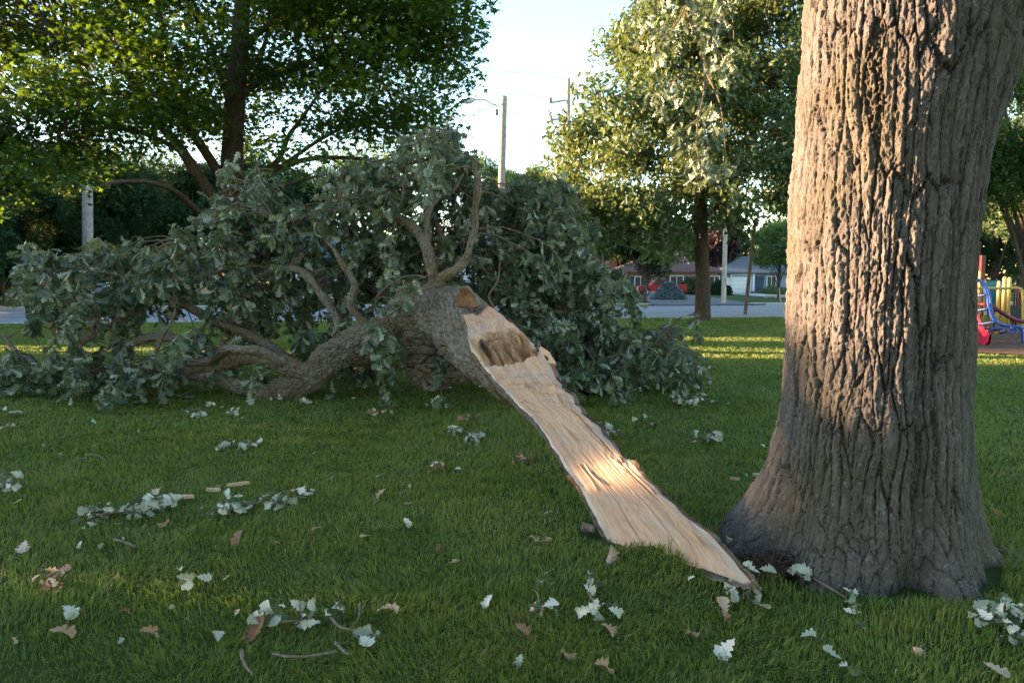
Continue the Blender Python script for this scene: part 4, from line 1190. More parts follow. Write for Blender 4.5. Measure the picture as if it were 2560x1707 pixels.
def small_left_tree():
    tree("clipped_tree", "small dark ornamental tree with a flat layered crown at the left edge", px_x(12, 47), 47, 3.6, 2.0, 1.4, "leaf_dark", 5000, .2, .11)
small_left_tree()

# ------------------------------------------------------------------ poles and wires
M["pole_wood"] = plain("pole_wood", (0.30, 0.25, 0.22), .9, .1, .3, 4)
M["pole_pale"] = plain("pole_pale", (0.50, 0.44, 0.36), .9, .1, .2, 4)
M["pole_brown"] = plain("pole_brown", (0.14, 0.095, 0.07), .9, .1, .4, 4)
M["metal_grey"] = plain("metal_grey", (0.45, 0.46, 0.48), .45, .5, .15, 5, .6)
M["black"] = plain("black", (0.02, 0.02, 0.022), .6)
def wood_pole(px, py_base, py_top, d, r0, r1, label, group="utility poles", mat="pole_wood", dx=0.0, name="utility_pole"):
    b = P(px, HY, d); b[2] = 0
    tp = P(px + dx, py_top, d)
    root = thing(name, label, "pole", b, group)
    mb = MB()
    mb.tube(catmull([b - [0, 0, .2], (b + tp) / 2, tp], 24), np.linspace(r0, r1, 24), 18)
    mb.obj("pole", M[mat], root, True)
    return root, b, tp
root, b, tp = wood_pole(217, 762, 60, 47.5, .34, .26, "thick grey weathered wood pole rising behind the maple's left branches")
mb = MB(); mb.tube([P(221, 165, 47.2), P(221, 200, 47.2)], [.27, .27], 16); mb.obj("transformer", plain("trans_grey", (0.6, 0.6, 0.62), .5), root, True)
root, LB, LT = wood_pole(1246, 762, 241, 50, .27, .22, "wood pole carrying the street lamp above the fallen crown", dx=14)
mb = MB(); mb.tube(catmull([P(1252, 268, 50), P(1235, 262, 50), P(1210, 250, 49.5), P(1185, 250, 49.2)], 14), .045, 8); mb.obj("lamp_arm", M["metal_grey"], root, True)
mb = MB(); mb.tube(catmull([P(1188, 249, 49.2), P(1178, 251, 49.1), P(1168, 255, 49.0), P(1157, 256, 48.9)], 8), [.05, .14, .17, .17, .16, .14, .10, .04], 10); mb.obj("lamp_head", M["metal_grey"], root, True)
mb = MB(); mb.tube([P(1242, 274, 49.7), P(1242, 288, 49.7)], [.09, .09], 10); mb.obj("insulator", M["black"], root, True)
mb = MB(); mb.tube(catmull([P(1242, 288, 49.7), P(1247, 294, 49.7), P(1252, 285, 49.75)], 8), .02, 6); mb.obj("cable_loop", M["black"], root)
root, CB, CT = wood_pole(1416, 745, 197, 66, .27, .18, "taller wood pole with two crossarms, behind the oak crown's edge", dx=5)
for k, y in enumerate((253, 297)):
    arm = MB()
    a0, a1 = P(1373, y + 5, 66), P(1424, y - 4, 66)
    arm.tube([a0, a1], [.085, .085], 8)
    o = arm.obj("crossarm", M["metal_grey"], root)
    ins = MB(); ins.tube([P(1377, y + 3, 66), P(1377, y - 8, 66)], [.11, .11], 10); ins.obj("insulator", M["black"], o, True).location = (0, 0, 0)
    br = MB(); br.tube([P(1396, y + 1, 66), P(1416, y + 22, 66)], [.03, .03], 6); br.obj("brace", M["metal_grey"], o).location = (0, 0, 0)
root, b, tp = wood_pole(1810, 760, 568, 50.5, .17, .15, "short pale wood pole at the far kerb before the brick house", mat="pole_pale", dx=4)
mb = MB(); mb.tube([tp, tp + [0, 0, .25]], [.15, .06], 14); mb.obj("pole_cap", M["pole_wood"], root, True)
mb = MB(); mb.box(P(1820, 704, 50.3), (.25, .12, .5)); mb.obj("meter_box", plain("meter", (.6, .6, .6), .5), root)
root, b, tp = wood_pole(1864, 786, 545, 33.4, .085, .07, "slim dark brown leaning post at the near road edge", mat="pole_brown", dx=25, name="slim_post")
mb = MB(); mb.tube([P(1948, 720, 30), P(1950, 745, 30), P(1963, 800, 29)], [.022, .022, .022], 8)
tag(mb.obj("leaning_stake", M["pole_pale"], None, True), "thin pale stake leaning in the grass beside the huge trunk", "stake")

def wire(p0, p1, sag, label, r=.014):
    pp = catmull([p0, (np.array(p0) + p1) / 2 - [0, 0, sag], p1], 24)
    V, F = tube(pp, r, 5)
    return tag(mk("power_line", V, F, M["black"]), label, "wire", "overhead wires")
LX = P(217, 60, 47.5)
wire(P(1258, 250, 50), P(217, 120, 47.5), 1.2, "sagging overhead wire from the lamp pole leftwards behind the maple")
wire(P(1248, 257, 50), P(1122, 300, 40), .1, "drop wire slanting down left from the lamp pole", .02)
wire(P(1377, 245, 66), P(700, 105, 50), .8, "overhead wire from the upper crossarm up left", .016)
wire(P(1417, 197, 66), P(760, 45, 50), .8, "topmost overhead wire from the crossarm pole's tip", .016)
wire(P(1377, 289, 66), P(700, 165, 50), .8, "overhead wire from the lower crossarm up left", .016)
wire(P(1814, 585, 50.5), P(2010, 618, 60), .25, "service wire from the pale pole towards the blue house", .02)
wire(P(1150, 700 - 205, 45), P(1330, 560 - 60, 60), .2, "faint wire behind the fallen crown's right half", .014)

# ------------------------------------------------------------------ houses
M["brick"] = None
t = NT("brick_wall")
bt = t.n("ShaderNodeTexBrick", i_Scale=1.0)
bt.inputs["Color1"].default_value = (0.42, 0.27, 0.20, 1); bt.inputs["Color2"].default_value = (0.36, 0.23, 0.17, 1); bt.inputs["Mortar"].default_value = (0.45, 0.38, 0.32, 1)
bt.inputs["Brick Width"].default_value = .24; bt.inputs["Row Height"].default_value = .08; bt.inputs["Mortar Size"].default_value = .008
rot = t.n("ShaderNodeMapping"); rot.inputs["Rotation"].default_value = (math.pi / 2, 0, 0)
tc = t.n("ShaderNodeTexCoord"); t.l(tc.outputs["Object"], rot.inputs["Vector"]); t.l(rot.outputs[0], bt.inputs["Vector"])
M["brick"] = t.base(bt.outputs["Color"], .9, .15)
M["siding_blue"] = plain("siding_blue", (0.20, 0.27, 0.38), .7, .3, .12, 1)
M["siding_white"] = plain("siding_white", (0.62, 0.64, 0.68), .7, .3, .1, 1)
M["trim_white"] = plain("trim_white", (0.75, 0.75, 0.74), .6, .3, .06, 2)
M["roof_brown"] = plain("roof_brown", (0.13, 0.075, 0.07), .95, .1, .25, 6, bump=.02)
M["roof_grey"] = plain("roof_grey", (0.13, 0.14, 0.16), .95, .1, .25, 6, bump=.02)
M["roof_teal"] = plain("roof_teal", (0.06, 0.12, 0.13), .8, .3, .2, 4)
M["glass"] = plain("window_glass", (0.03, 0.035, 0.045), .35, .4, .2, 1)
M["shutter"] = plain("shutter", (0.05, 0.055, 0.07), .7, .3, .2, 3)
M["door_dark"] = plain("door_dark", (0.055, 0.05, 0.05), .5, .4, .2, 3)

def window(parent, x, y, z, w, h, mull=1, shut=True):
    fr = MB()
    for (cx, cz, sx, sz) in ((x, z + h / 2 + .05, w + .2, .1), (x, z - h / 2 - .05, w + .2, .1), (x - w / 2 - .05, z, .1, h), (x + w / 2 + .05, z, .1, h)):
        fr.box((cx, y - .05, cz), (sx, .12, sz))
    for k in range(mull):
        fr.box((x - w / 2 + w * (k + 1) / (mull + 1), y - .045, z), (.06, .08, h))
    o = fr.obj("window", M["trim_white"], parent)
    gl = MB(); gl.box((x, y - .02, z), (w, .05, h)); gl.obj("pane", M["glass"], o).location = (0, 0, 0)
    if shut:
        for s in (-1, 1):
            sh = MB(); sh.box((x + s * (w / 2 + .38), y - .04, z), (.5, .07, h + .1)); sh.obj("shutter", M["shutter"], parent)
    return o

def hip_roof(x0, x1, y0, y1, z, rise, over=.6, gable=False):
    x0 -= over; x1 += over; y0 -= over; y1 += over
    yc = (y0 + y1) / 2; e = 0 if gable else (y1 - y0) / 2
    V = [[x0, y0, z], [x1, y0, z], [x1, y1, z], [x0, y1, z], [x0 + e, yc, z + rise], [x1 - e, yc, z + rise],
         [x0, y0, z - .18], [x1, y0, z - .18], [x1, y1, z - .18], [x0, y1, z - .18]]
    mb = MB()
    mb.add(V, [np.array([[0, 1, 5, 4], [2, 3, 4, 5], [6, 7, 1, 0], [7, 8, 2, 1], [8, 9, 3, 2], [9, 6, 0, 3], [9, 8, 7, 6]]), np.array([[1, 2, 5], [3, 0, 4]])])
    return mb

def brick_house():
    d = 88
    x0, x1 = px_x(1545, d), px_x(1795, d)
    root = thing("brick_house", "single-storey tan brick house with brown hip roof behind the red pickup", "house", ((x0 + x1) / 2, d, 0))
    mb = MB(); mb.box(((x0 + x1) / 2, d + 4, 1.33), (x1 - x0, 8, 2.75)); mb.obj("wall", M["brick"], root)
    rf = hip_roof(x0, x1, d, d + 8, 2.78, 2.0, .75).obj("roof", M["roof_brown"], root)
    ch = MB(); ch.tube([[px_x(1727, d), d + 1.6, 3.2], [px_x(1727, d), d + 1.6, 3.85]], [.12, .12], 10); ch.obj("vent_pipe", M["trim_white"], rf).location = (0, 0, 0)
    window(root, px_x(1690, d), d, 1.5, 1.5, 1.35)
    window(root, px_x(1784, d), d, 1.6, 1.1, 1.1)
    window(root, px_x(1600, d), d, 1.5, 1.3, 1.2)
    dr = MB(); dr.box((px_x(1730, d), d - .03, 1.08), (1.1, .1, 2.15)); o = dr.obj("door", M["door_dark"], root)
    h = MB(); h.box((px_x(1730, d) + .4, d - .11, 1.05), (.08, .08, .16)); h.obj("handle", M["metal_grey"], o).location = (0, 0, 0)
    lm = MB(); lm.box((px_x(1723, d) - .35, d - .1, 1.75), (.2, .2, .4)); lm.obj("wall_lamp", M["black"], root)
brick_house()

def blue_house():
    d = 95
    x0, x1 = px_x(1800, d), px_x(2075, d)
    root = thing("blue_house", "low blue-sided house with white garage door right of the brick house", "house", ((x0 + x1) / 2, d, 0))
    mb = MB(); mb.box(((x0 + x1) / 2, d + 4, 1.35), (x1 - x0, 8, 2.8)); mb.obj("wall", M["siding_blue"], root)
    hip_roof(x0, x1, d, d + 8, 2.8, 2.2, .7).obj("roof", M["roof_grey"], root)
    g = MB()
    gx = px_x(1850, d)
    for k in range(4):
        g.box((gx, d - .05, .30 + k * .54), (2.3, .12, .52))
    g.obj("garage_door", M["trim_white"], root)
    tr = MB()
    for s in (-1.3, 1.3):
        tr.box((gx + s, d - .06, 1.2), (.2, .18, 2.4))
    tr.box((gx, d - .06, 2.45), (2.8, .18, .18)); tr.obj("garage_frame", M["trim_white"], root)
    tr = MB(); tr.box((px_x(1879, d), d - .4, 1.3), (.22, .22, 2.6)); tr.obj("porch_post", M["trim_white"], root)
    dr = MB(); dr.box((px_x(1897, d), d - .03, 1.2), (1.1, .1, 2.1)); o = dr.obj("door", plain("door_navy", (.03, .05, .09), .5), root)
    st = MB(); st.box((px_x(1897, d), d - .6, .15), (2.4, 1.1, .3)); st.obj("door_step", plain("step_brick", (.2, .13, .11), .9), root)
    window(root, px_x(1926, d), d, 1.45, 1.1, 1.5, 1, False)
    window(root, px_x(2020, d), d, 1.45, 1.6, 1.4, 1, False)
blue_house()

def plain_house(name, label, px0, px1, d, zw, rise, wallm, roofm, gable=False, wins=(), depth=9, base=None):
    x0, x1 = px_x(px0, d), px_x(px1, d)
    root = thing(name, label, "house", ((x0 + x1) / 2, d, 0))
    mb = MB(); mb.box(((x0 + x1) / 2, d + depth / 2, zw / 2 - .05), (x1 - x0, depth, zw)); mb.obj("wall", wallm, root)
    if gable:
        gb = MB()
        for yy in (x0 + .01, x1 - .01):
            pass
        yc = d + depth / 2
        V = [[x0, d, zw - .06], [x0, d + depth, zw - .06], [x0, yc, zw + rise - .05], [x1, d, zw - .06], [x1, d + depth, zw - .06], [x1, yc, zw + rise - .05]]
        gb.add(V, np.array([[0, 2, 1], [3, 4, 5]])); gb.obj("gable", wallm, root)
    hip_roof(x0, x1, d, d + depth, zw, rise, .5, gable).obj("roof", roofm, root)
    for (wx, wz, ww, wh) in wins:
        window(root, px_x(wx, d), d, wz, ww, wh, 1, False)
    return root
plain_house("white_house", "white-sided house glimpsed through the fallen crown right of the bare branch", 1120, 1300, 72, 4.4, 1.9, M["siding_white"], M["roof_grey"], False, ((1240, 2.9, 1.0, 1.2), (1190, 1.3, 1.1, 1.2)))
plain_house("teal_roof_house", "pale house with dark teal roof edge behind the middle of the fallen crown", 730, 900, 66, 3.4, 2.3, M["siding_white"], M["roof_teal"], True, ((860, 1.6, 1.2, 1.2),))
plain_house("tan_house", "cream house wall catching the sun far left behind the fallen crown", 440, 560, 92, 3.0, 2.0, plain("cream_wall", (0.62, 0.50, 0.36), .8), M["roof_grey"], False, ((530, 1.5, 1.2, 1.2),))
plain_house("brick_garage", "brick building partly hidden behind the small round street tree", 1470, 1530, 96, 2.9, 1.6, M["brick"], M["roof_brown"], False, ((1500, 1.4, 1.2, 1.1),))

# wooden fence far left
def fence():
    d = 66
    x0, x1 = px_x(108, d), px_x(165, d)
    root = thing("board_fence", "weathered grey upright-board fence far left beyond the road", "fence", ((x0 + x1) / 2, d, 0))
    mb = MB(); n = 14
    for k in range(n):
        mb.box((x0 + (x1 - x0) * (k + .5) / n, d, .95), ((x1 - x0) / n * .94, .03, 1.9 + .03 * (k % 3)))
    mb.obj("boards", M["pole_wood"], root)
    for k in range(3):
        p = MB(); p.box((x0 + (x1 - x0) * k / 2, d + .09, 1.0), (.1, .1, 2.0)); p.obj("post", M["pole_wood"], root)
fence()

def diamond_sign():
    c = P(48, 656, 60)
    root = thing("diamond_sign", "small pale pink diamond-shaped sign on a post at the far left", "sign", (c[0], c[1], 0))
    mb = MB(); mb.tube([[c[0], c[1] + .03, -.1], [c[0], c[1] + .03, c[2] + .2]], [.03, .03], 8); mb.obj("post", M["metal_grey"], root)
    s = .27
    pl = MB(); pl.add([[c[0] + a * s, c[1] + y, c[2] + b_ * s] for y in (-.015, .015) for a, b_ in ((-1, 0), (0, -1), (1, 0), (0, 1))], np.array([[0, 1, 2, 3], [7, 6, 5, 4], [0, 4, 5, 1], [1, 5, 6, 2], [2, 6, 7, 3], [3, 7, 4, 0]]))
    pl.obj("sign_plate", plain("sign_pink", (.62, .42, .38), .6), root)
diamond_sign()

def stone_edging():
    x, y = px_x(1950, 66), 66
    mb = MB()
    for k in range(7):
        c = np.array([x + (k - 3) * .42, y + .15 * math.sin(k * 2.0), .16]); d = rnd(60)
        from_ = d * np.array([.26, .2, .2]) * (1 + .12 * math.sin(k))
        th, ph = np.meshgrid(np.linspace(0, 6.283, 12, endpoint=False), np.linspace(.05, 3.09, 7))
        V = c + np.stack([np.cos(th) * np.sin(ph) * .27, np.sin(th) * np.sin(ph) * .2, np.cos(ph) * .19], -1).reshape(-1, 3) * (1 + .15 * math.sin(k * 3.1))
        i, j = np.meshgrid(np.arange(6), np.arange(12), indexing='ij'); kk = (j + 1) % 12
        mb.add(V, np.stack([i * 12 + j, (i + 1) * 12 + j, (i + 1) * 12 + kk, i * 12 + kk], -1).reshape(-1, 4))
    tag(mb.obj("stone_edging", M["concrete"], None, True), "row of pale rounded stones edging the blue house's lawn", "stone edging")
stone_edging()

# ------------------------------------------------------------------ vehicles
def wheel(root, x, y, r, w=.24, axis='y'):
    t_ = np.linspace(0, 2 * math.pi, 28, endpoint=False)
    prof = [(r * .62, -w / 2), (r * .95, -w / 2), (r, -w * .3), (r, w * .3), (r * .95, w / 2), (r * .62, w / 2)]
    V = np.array([[x + q * math.cos(a), y + o, r + q * math.sin(a)] for a in t_ for q, o in prof])
    k = len(prof); n = 28
    F = np.array([[i * k + j, ((i + 1) % n) * k + j, ((i + 1) % n) * k + j + 1, i * k + j + 1] for i in range(n) for j in range(k - 1)])
    o = mk("wheel", V, F, M["black"], root, True)
    rim = MB(); rim.tube([[x, y - w * .42, r], [x, y + w * .42, r]], [r * .62, r * .62], 20)
    ro = rim.obj("rim", M["metal_grey"], o); ro.location = (0, 0, 0)
    return o

def extrude_side(profile, y0, y1, inset=0.0):
    n = len(profile)
    V = [[p[0], y0, p[1]] for p in profile] + [[p[0], y1, p[1]] for p in profile]
    F4 = np.array([[i, n + i, n + (i + 1) % n, (i + 1) % n] for i in range(n)])
    return V, F4, np.array([list(range(n))]), np.array([list(range(2 * n - 1, n - 1, -1))])

def pickup():
    d = 80
    x0 = px_x(1590, d); sc = (px_x(1712, d) - x0) / 5.5
    at = (x0 + 2.7 * sc, d, 0)
    root = thing("pickup_truck", "red pickup truck parked in the drive behind the blue spruce", "truck", at)
    red = plain("red_paint", (0.32, 0.010, 0.014), .45, .4, .1, 1)
    X = lambda q: [(x0 + a * sc, z) for a, z in q]
    def solid(name, prof, y0, y1, mat, parent):
        V, f4, a, b_ = extrude_side(X(prof), y0, y1)
        mb = MB(); mb.add(V, f4); mb.add(V, a); mb.add(V, b_)
        return mb.obj(name, mat, parent)
    solid("body", [(.0, .55), (.05, 1.0), (.35, 1.08), (1.5, 1.12), (1.6, 1.15), (5.45, 1.15), (5.5, .55), (4.9, .5), (4.7, .85), (4.1, .85), (3.9, .5), (1.45, .5), (1.25, .85), (.65, .85), (.45, .5)], d - .95, d + .95, red, root)
    solid("cab", [(1.45, 1.13), (2.05, 1.75), (3.2, 1.78), (3.4, 1.16)], d - .85, d + .85, red, root)
    solid("bed_rail", [(3.4, 1.16), (3.4, 1.26), (5.45, 1.26), (5.45, 1.16)], d - .95, d - .85, red, root)
    solid("side_window", [(1.75, 1.2), (2.15, 1.66), (3.1, 1.68), (3.2, 1.2)], d - .87, d - .84, M["glass"], root)
    solid("bumper", [(-.1, .5), (-.1, .72), (.12, .72), (.12, .5)], d - .95, d + .95, plain("chrome", (.7, .7, .7), .2, .6, .05, 1, .9), root)
    for wx in (.95, 4.4):
        wheel(root, x0 + wx * sc, d - .86, .40)
        wheel(root, x0 + wx * sc, d + .86, .40)
    hl = MB(); hl.box((x0 + .02, d - .75, .92), (.08, .3, .18)); hl.obj("headlight", M["trim_white"], root)
    hl = MB(); hl.box((x0 + .02, d + .75, .92), (.08, .3, .18)); hl.obj("headlight", M["trim_white"], root)
pickup()

def parked_car(label, px, d, col, name="parked_car", length=4.5):
    x0 = px_x(px, d)
    root = thing(name, label, "car", (x0 + length / 2, d, 0), "cars parked across the road")
    s = length / 4.5
    def solid(nm, prof, y0, y1, mat):
        V, f4, a, b_ = extrude_side([(x0 + q * s, z) for q, z in prof], y0, y1)
        mb = MB(); mb.add(V, f4); mb.add(V, a); mb.add(V, b_)
        return mb.obj(nm, mat, root)
    paint = plain(name + "_paint", col, .3, .6, .06, 1)
    solid("body", [(0, .45), (.02, .75), (.3, .88), (1.2, .95), (3.7, .98), (4.4, .9), (4.5, .5), (4.05, .35), (3.95, .6), (3.3, .6), (3.2, .3), (1.3, .3), (1.2, .6), (.55, .6), (.45, .35)], d - .85, d + .85, paint)
    solid("cabin", [(1.05, .96), (1.7, 1.42), (3.0, 1.45), (3.8, .99)], d - .72, d + .72, paint)
    solid("side_window", [(1.3, 1.0), (1.78, 1.36), (2.95, 1.38), (3.5, 1.02)], d - .745, d - .71, M["glass"])
    for wx in (.87, 3.62):
        wheel(root, x0 + wx * s, d - .78, .33, .2); wheel(root, x0 + wx * s, d + .78, .33, .2)
parked_car("white car seen behind the fallen crown near the cream house wall", 348, 58, (0.70, 0.72, 0.75))
parked_car("pale blue-grey car showing just right of the grey wooden fence", 168, 62, (0.42, 0.48, 0.56))
parked_car("dark blue-grey car at the left end of the brick house drive", 1478, 78, (0.10, 0.13, 0.20))

# ------------------------------------------------------------------ playground
def playground():
    t = NT("wood_mulch"); co = t.coord((1, 2.2, 1))
    c = t.ramp(t.noise(co, 22, 5, .7), [(.3, (0.07, 0.04, 0.028)), (.55, (0.16, 0.10, 0.07)), (.8, (0.30, 0.21, 0.15))])
    t.base(c, .95, .1); t.bump(t.noise(co, 30, 4), 1, .05)
    mulch = [G(2380, 893), G(2700, 898), G(2860, 832), G(2420, 812)]
    n = 36
    pts = []
    c0 = np.mean(mulch, 0)
    for k in range(n):
        a = 2 * math.pi * k / n
        pts.append((15.5 + 8.0 * math.cos(a) * (1 + .03 * math.sin(3 * a)), 18.8 + 5.6 * math.sin(a)))
    sheet("mulch_bed", pts, .03, t.m)
    Y = plain("yellow_paint", (0.46, 0.32, 0.085), .45, .4, .08, 2)
    B = plain("blue_paint", (0.02, 0.07, 0.33), .4, .4, .08, 2)
    Rd = plain("red_plastic", (0.55, 0.03, 0.06), .35, .5, .08, 2)
    Dr = plain("dark_red", (0.15, 0.018, 0.022), .45, .4, .08, 2)
    Tl = plain("teal_plastic", (0.02, 0.16, 0.20), .45, .4, .08, 2)
    root = thing("climbing_frame", "yellow, blue and red playground climbing frame on wood mulch behind the huge trunk", "playground", P(2500, 838, 19.5) * [1, 1, 0])
    def post(px, top, d, r, mat):
        b = P(px, HY, d); b[2] = -.1
        mb = MB(); tp = P(px, top, d)
        mb.tube(np.array([b, tp, tp + [0, 0, r * .6], tp + [0, 0, r]]), [r, r, r * .75, r * .1], 14)
        o = mb.obj("post", mat, root, True)
        for z in (.55, 1.35):
            if z < tp[2]:
                cl = MB(); cl.tube([b * [1, 1, 0] + [0, 0, z], b * [1, 1, 0] + [0, 0, z + .05]], [r * 1.18, r * 1.18], 14); cl.obj("collar", mat, o).location = (0, 0, 0)
    for px, top, d, r, m in ((2498, 706, 20.3, .045, Y), (2512, 695, 20.8, .05, Y), (2524, 697, 21.0, .05, Y), (2460, 700, 21.4, .05, Y), (2450, 680, 20.2, .035, Y), (2492, 700, 22.2, .035, B), (2545, 715, 21.5, .03, Dr), (2538, 720, 22.5, .03, Dr)):
        post(px, top, d, r, m)
    mb = MB(); mb.tube(catmull([P(2440, 720, 19.6), P(2500, 721, 19.6), P(2540, 720, 19.6), P(2556, 730, 19.6), P(2558, 770, 19.6), P(2558, 845, 19.6)], 30), .042, 10); mb.obj("arch_bar", Y, root, True)
    arc = [(2425, 690), (2455, 708), (2468, 740), (2472, 770), (2485, 800), (2505, 812), (2530, 815), (2550, 818), (2556, 830), (2556, 860)]
    lad = MB(); n = 40
    a1 = catmull([P(a, b_, 17.4) for a, b_ in arc], n); a2 = catmull([P(a + 6, b_ + 1, 18.2) for a, b_ in arc], n)
    lad.tube(a1, .03, 8); lad.tube(a2, .03, 8)
    o = lad.obj("arch_ladder", B, root, True)
    for k in range(3, 36, 5):
        rg = MB(); rg.tube([a1[k], a1[k] + np.array([-.45, .1, -.1]), a2[k]], [.026, .026, .026], 8); rg.obj("rung", B, o, True).location = (0, 0, 0)
    mb = MB(); mb.tube(catmull([P(2440, 760, 19), P(2462, 761, 18.8), P(2480, 766, 18.5), P(2510, 785, 18.3), P(2540, 800, 18.3), P(2570, 806, 18.3)], 26), .05, 10); mb.obj("handrail", Dr, root, True)
    # slide: a curved trough with raised lips
    n = 26
    cl = catmull([P(2362, 735, 18.9), P(2376, 770, 18.6), P(2392, 822, 18.0), P(2408, 856, 17.4), P(2420, 866, 16.9)], n)
    sec = [(-.42, .30), (-.40, .12), (-.30, .0), (0, -.05), (.30, 0), (.40, .12), (.42, .30), (.46, .30), (.44, .08), (.32, -.05), (0, -.10), (-.32, -.05), (-.44, .08), (-.46, .30)]
    T, N, Bn = frames(cl); V = []
    for i in range(n):
        tt = T[i]; side = unit(np.cross(tt, [0, 0, 1])); upv = np.cross(side, tt)
        V += [cl[i] + side * a + upv * b_ for a, b_ in sec]
    k = len(sec)
    F = np.array([[i * k + j, i * k + (j + 1) % k, (i + 1) * k + (j + 1) % k, (i + 1) * k + j] for i in range(n - 1) for j in range(k)])
    mk("slide", np.array(V), F, Rd, root, True)
    mb = MB(); e = cl[-1]; mb.box((e[0], e[1], e[2] / 2 - .06), (.7, .3, max(.12, e[2] - .05))); mb.obj("slide_foot", Rd, root)
    mb = MB(); mb.box(P(2480, 740, 21.6), (.8, .05, .9)); mb.obj("panel", Tl, root)
    mb = MB(); mb.box(P(2512, 742, 21.3), (.3, .05, .5)); mb.box(P(2522, 778, 21.6), (.9, .6, .35)); mb.obj("platform", M["black"], root)
    mb = MB(); mb.box(P(2541, 790, 22.0), (.55, .05, .35)); mb.obj("step_panel", M["black"], root)
    mb = MB()
    for q in (2440, 2447, 2456):
        mb.tube([P(q, 690, 21.3), P(q, 790, 21.3)], [.02, .02], 6)
    mb.box(P(2455, 677, 21.3), (.12, .1, .9)); mb.obj("red_bars", Dr, root)
    mb = MB(); mb.tube(catmull([P(2468, 830, 18.2), P(2474, 800, 18.2), P(2471, 785, 18.2)], 12), .018, 6); mb.tube(catmull([P(2444, 810, 18.2), P(2474, 812, 18.2)], 4), .018, 6); mb.obj("grab_rail", plain("orange_paint", (.55, .12, .05), .5), root)
    mb = MB(); mb.tube(catmull([P(2528, 815, 20.5), P(2530, 840, 20.5), P(2536, 842, 20.5), P(2540, 815, 20.5)], 14), .022, 8); mb.obj("loop_step", B, root, True)
playground()

# ------------------------------------------------------------------ litter on the grass
def curled_leaf(seed, curl=.5):
    r = np.random.default_rng(seed)
    V0, F0 = leaf_oak(.36, 0, True)
    n = len(V0) // 3
    x = V0[1::3, 0]; w = V0[2::3, 1]
    xs = np.linspace(0, 1, 19); ws = np.interp(xs, x, w)
    across = np.array([-1, -.55, 0, .55, 1])
    X = np.repeat(xs, 5); Yv = (ws[:, None] * across[None]).ravel()
    k1 = curl * r.uniform(2.5, 6.5); k2 = curl * r.uniform(.8, 2.4) * r.choice([-1, 1]); tw = curl * r.uniform(-1.2, 1.2)
    ph = Yv * k1
    y = np.sin(ph) / k1; z = (1 - np.cos(ph)) / k1
    a = tw * (X - .5); y, z = y * np.cos(a) - z * np.sin(a), y * np.sin(a) + z * np.cos(a)
    q = X * k2
    xx = np.sin(q) / k2 - z * np.sin(q); zz = (1 - np.cos(q)) / k2 + z * np.cos(q)
    P_ = np.stack([xx, y, zz], -1)
    P_ += .035 * curl * np.stack([vnoise(P_ * 7 + s_, seed) for s_ in (3, 9, 17)], -1)
    P_[:, 2] -= np.percentile(P_[:, 2], 20)
    i, j = np.meshgrid(np.arange(18), np.arange(4), indexing='ij')
    return P_, np.stack([i * 5 + j, (i + 1) * 5 + j, (i + 1) * 5 + j + 1, i * 5 + j + 1], -1).reshape(-1, 4)
CURL = [curled_leaf(k, c) for k, c in enumerate((.25, .6, .9, 1.2, .45, .75))]

def litter_clump(px, py, wpx, n, label, dry=.12, height=.10, name="leaf_cluster"):
    c = G(px, py); d = c[1]
    w = wpx / FPX * d
    c[2] = ground_z(np.array([c[0]]), np.array([c[1]]))[0]
    root = thing(name, label, "leaf cluster", c, "broken leaf sprays on the lawn")
    tw = MB()
    pos, tint, dirs, ups, sz = [], [], [], [], []
    axis = rng.uniform(-.4, .4)
    tips = []
    for k in range(max(3, n // 6)):
        x = np.clip(rng.normal() * .27, -.5, .5) * w
        p = c + np.array([x * math.cos(axis), x * math.sin(axis) + rng.normal() * (.05 + .12 * w), .025 + rng.random() * height * .8 * math.exp(-(x / (.35 * w)) ** 2)])
        tips.append(p)
    tips = np.array(tips)
    s0 = tips[np.argmin(tips[:, 0])]; s1 = tips[np.argmax(tips[:, 0])]
    st = catmull([s0 * [1, 1, 0] + [0, 0, c[2] + .03], c + [0, 0, .05], s1], 10)
    tw.tube(st, np.linspace(.008, .004, 10), 6)
    for p in tips:
        q = st[np.argmin(np.sum((st - p) ** 2, 1))]
        tw.tube(catmull([q, (p + q) / 2 + [0, 0, .02], p], 5), np.linspace(.004, .0025, 5), 5, False)
    tw.obj("twig", M["twig"], root)
    for tpl in range(6):
        m = max(1, int(round(n * (1.5 if n > 12 else 1.0) / 6)))
        pi = tips[rng.integers(0, len(tips), m)]
        V, F, T = scatter(CURL[tpl], pi + rng.normal(size=(m, 3)) * [.03, .03, .012], rnd(m) * [1, 1, .25], rnd(m) * .7 + np.array([0, -.25, .55]), (rng.uniform(.04, .08, m) if dry > .5 else rng.uniform(.045, .095, m)))
        V[:, 2] = np.maximum(V[:, 2], c[2] + .012)
        pos.append((V, F, T))
    off = 0; VV, FF, TT = [], [], []
    for V, F, T in pos:
        VV.append(V); FF.append(F + off); TT.append(T); off += len(V)
    mk("foliage", np.concatenate(VV), np.concatenate(FF), M["leaf_dry"] if dry > .5 else M["leaf_fallen"], root, False, {"tint": np.concatenate(TT)})
    return root
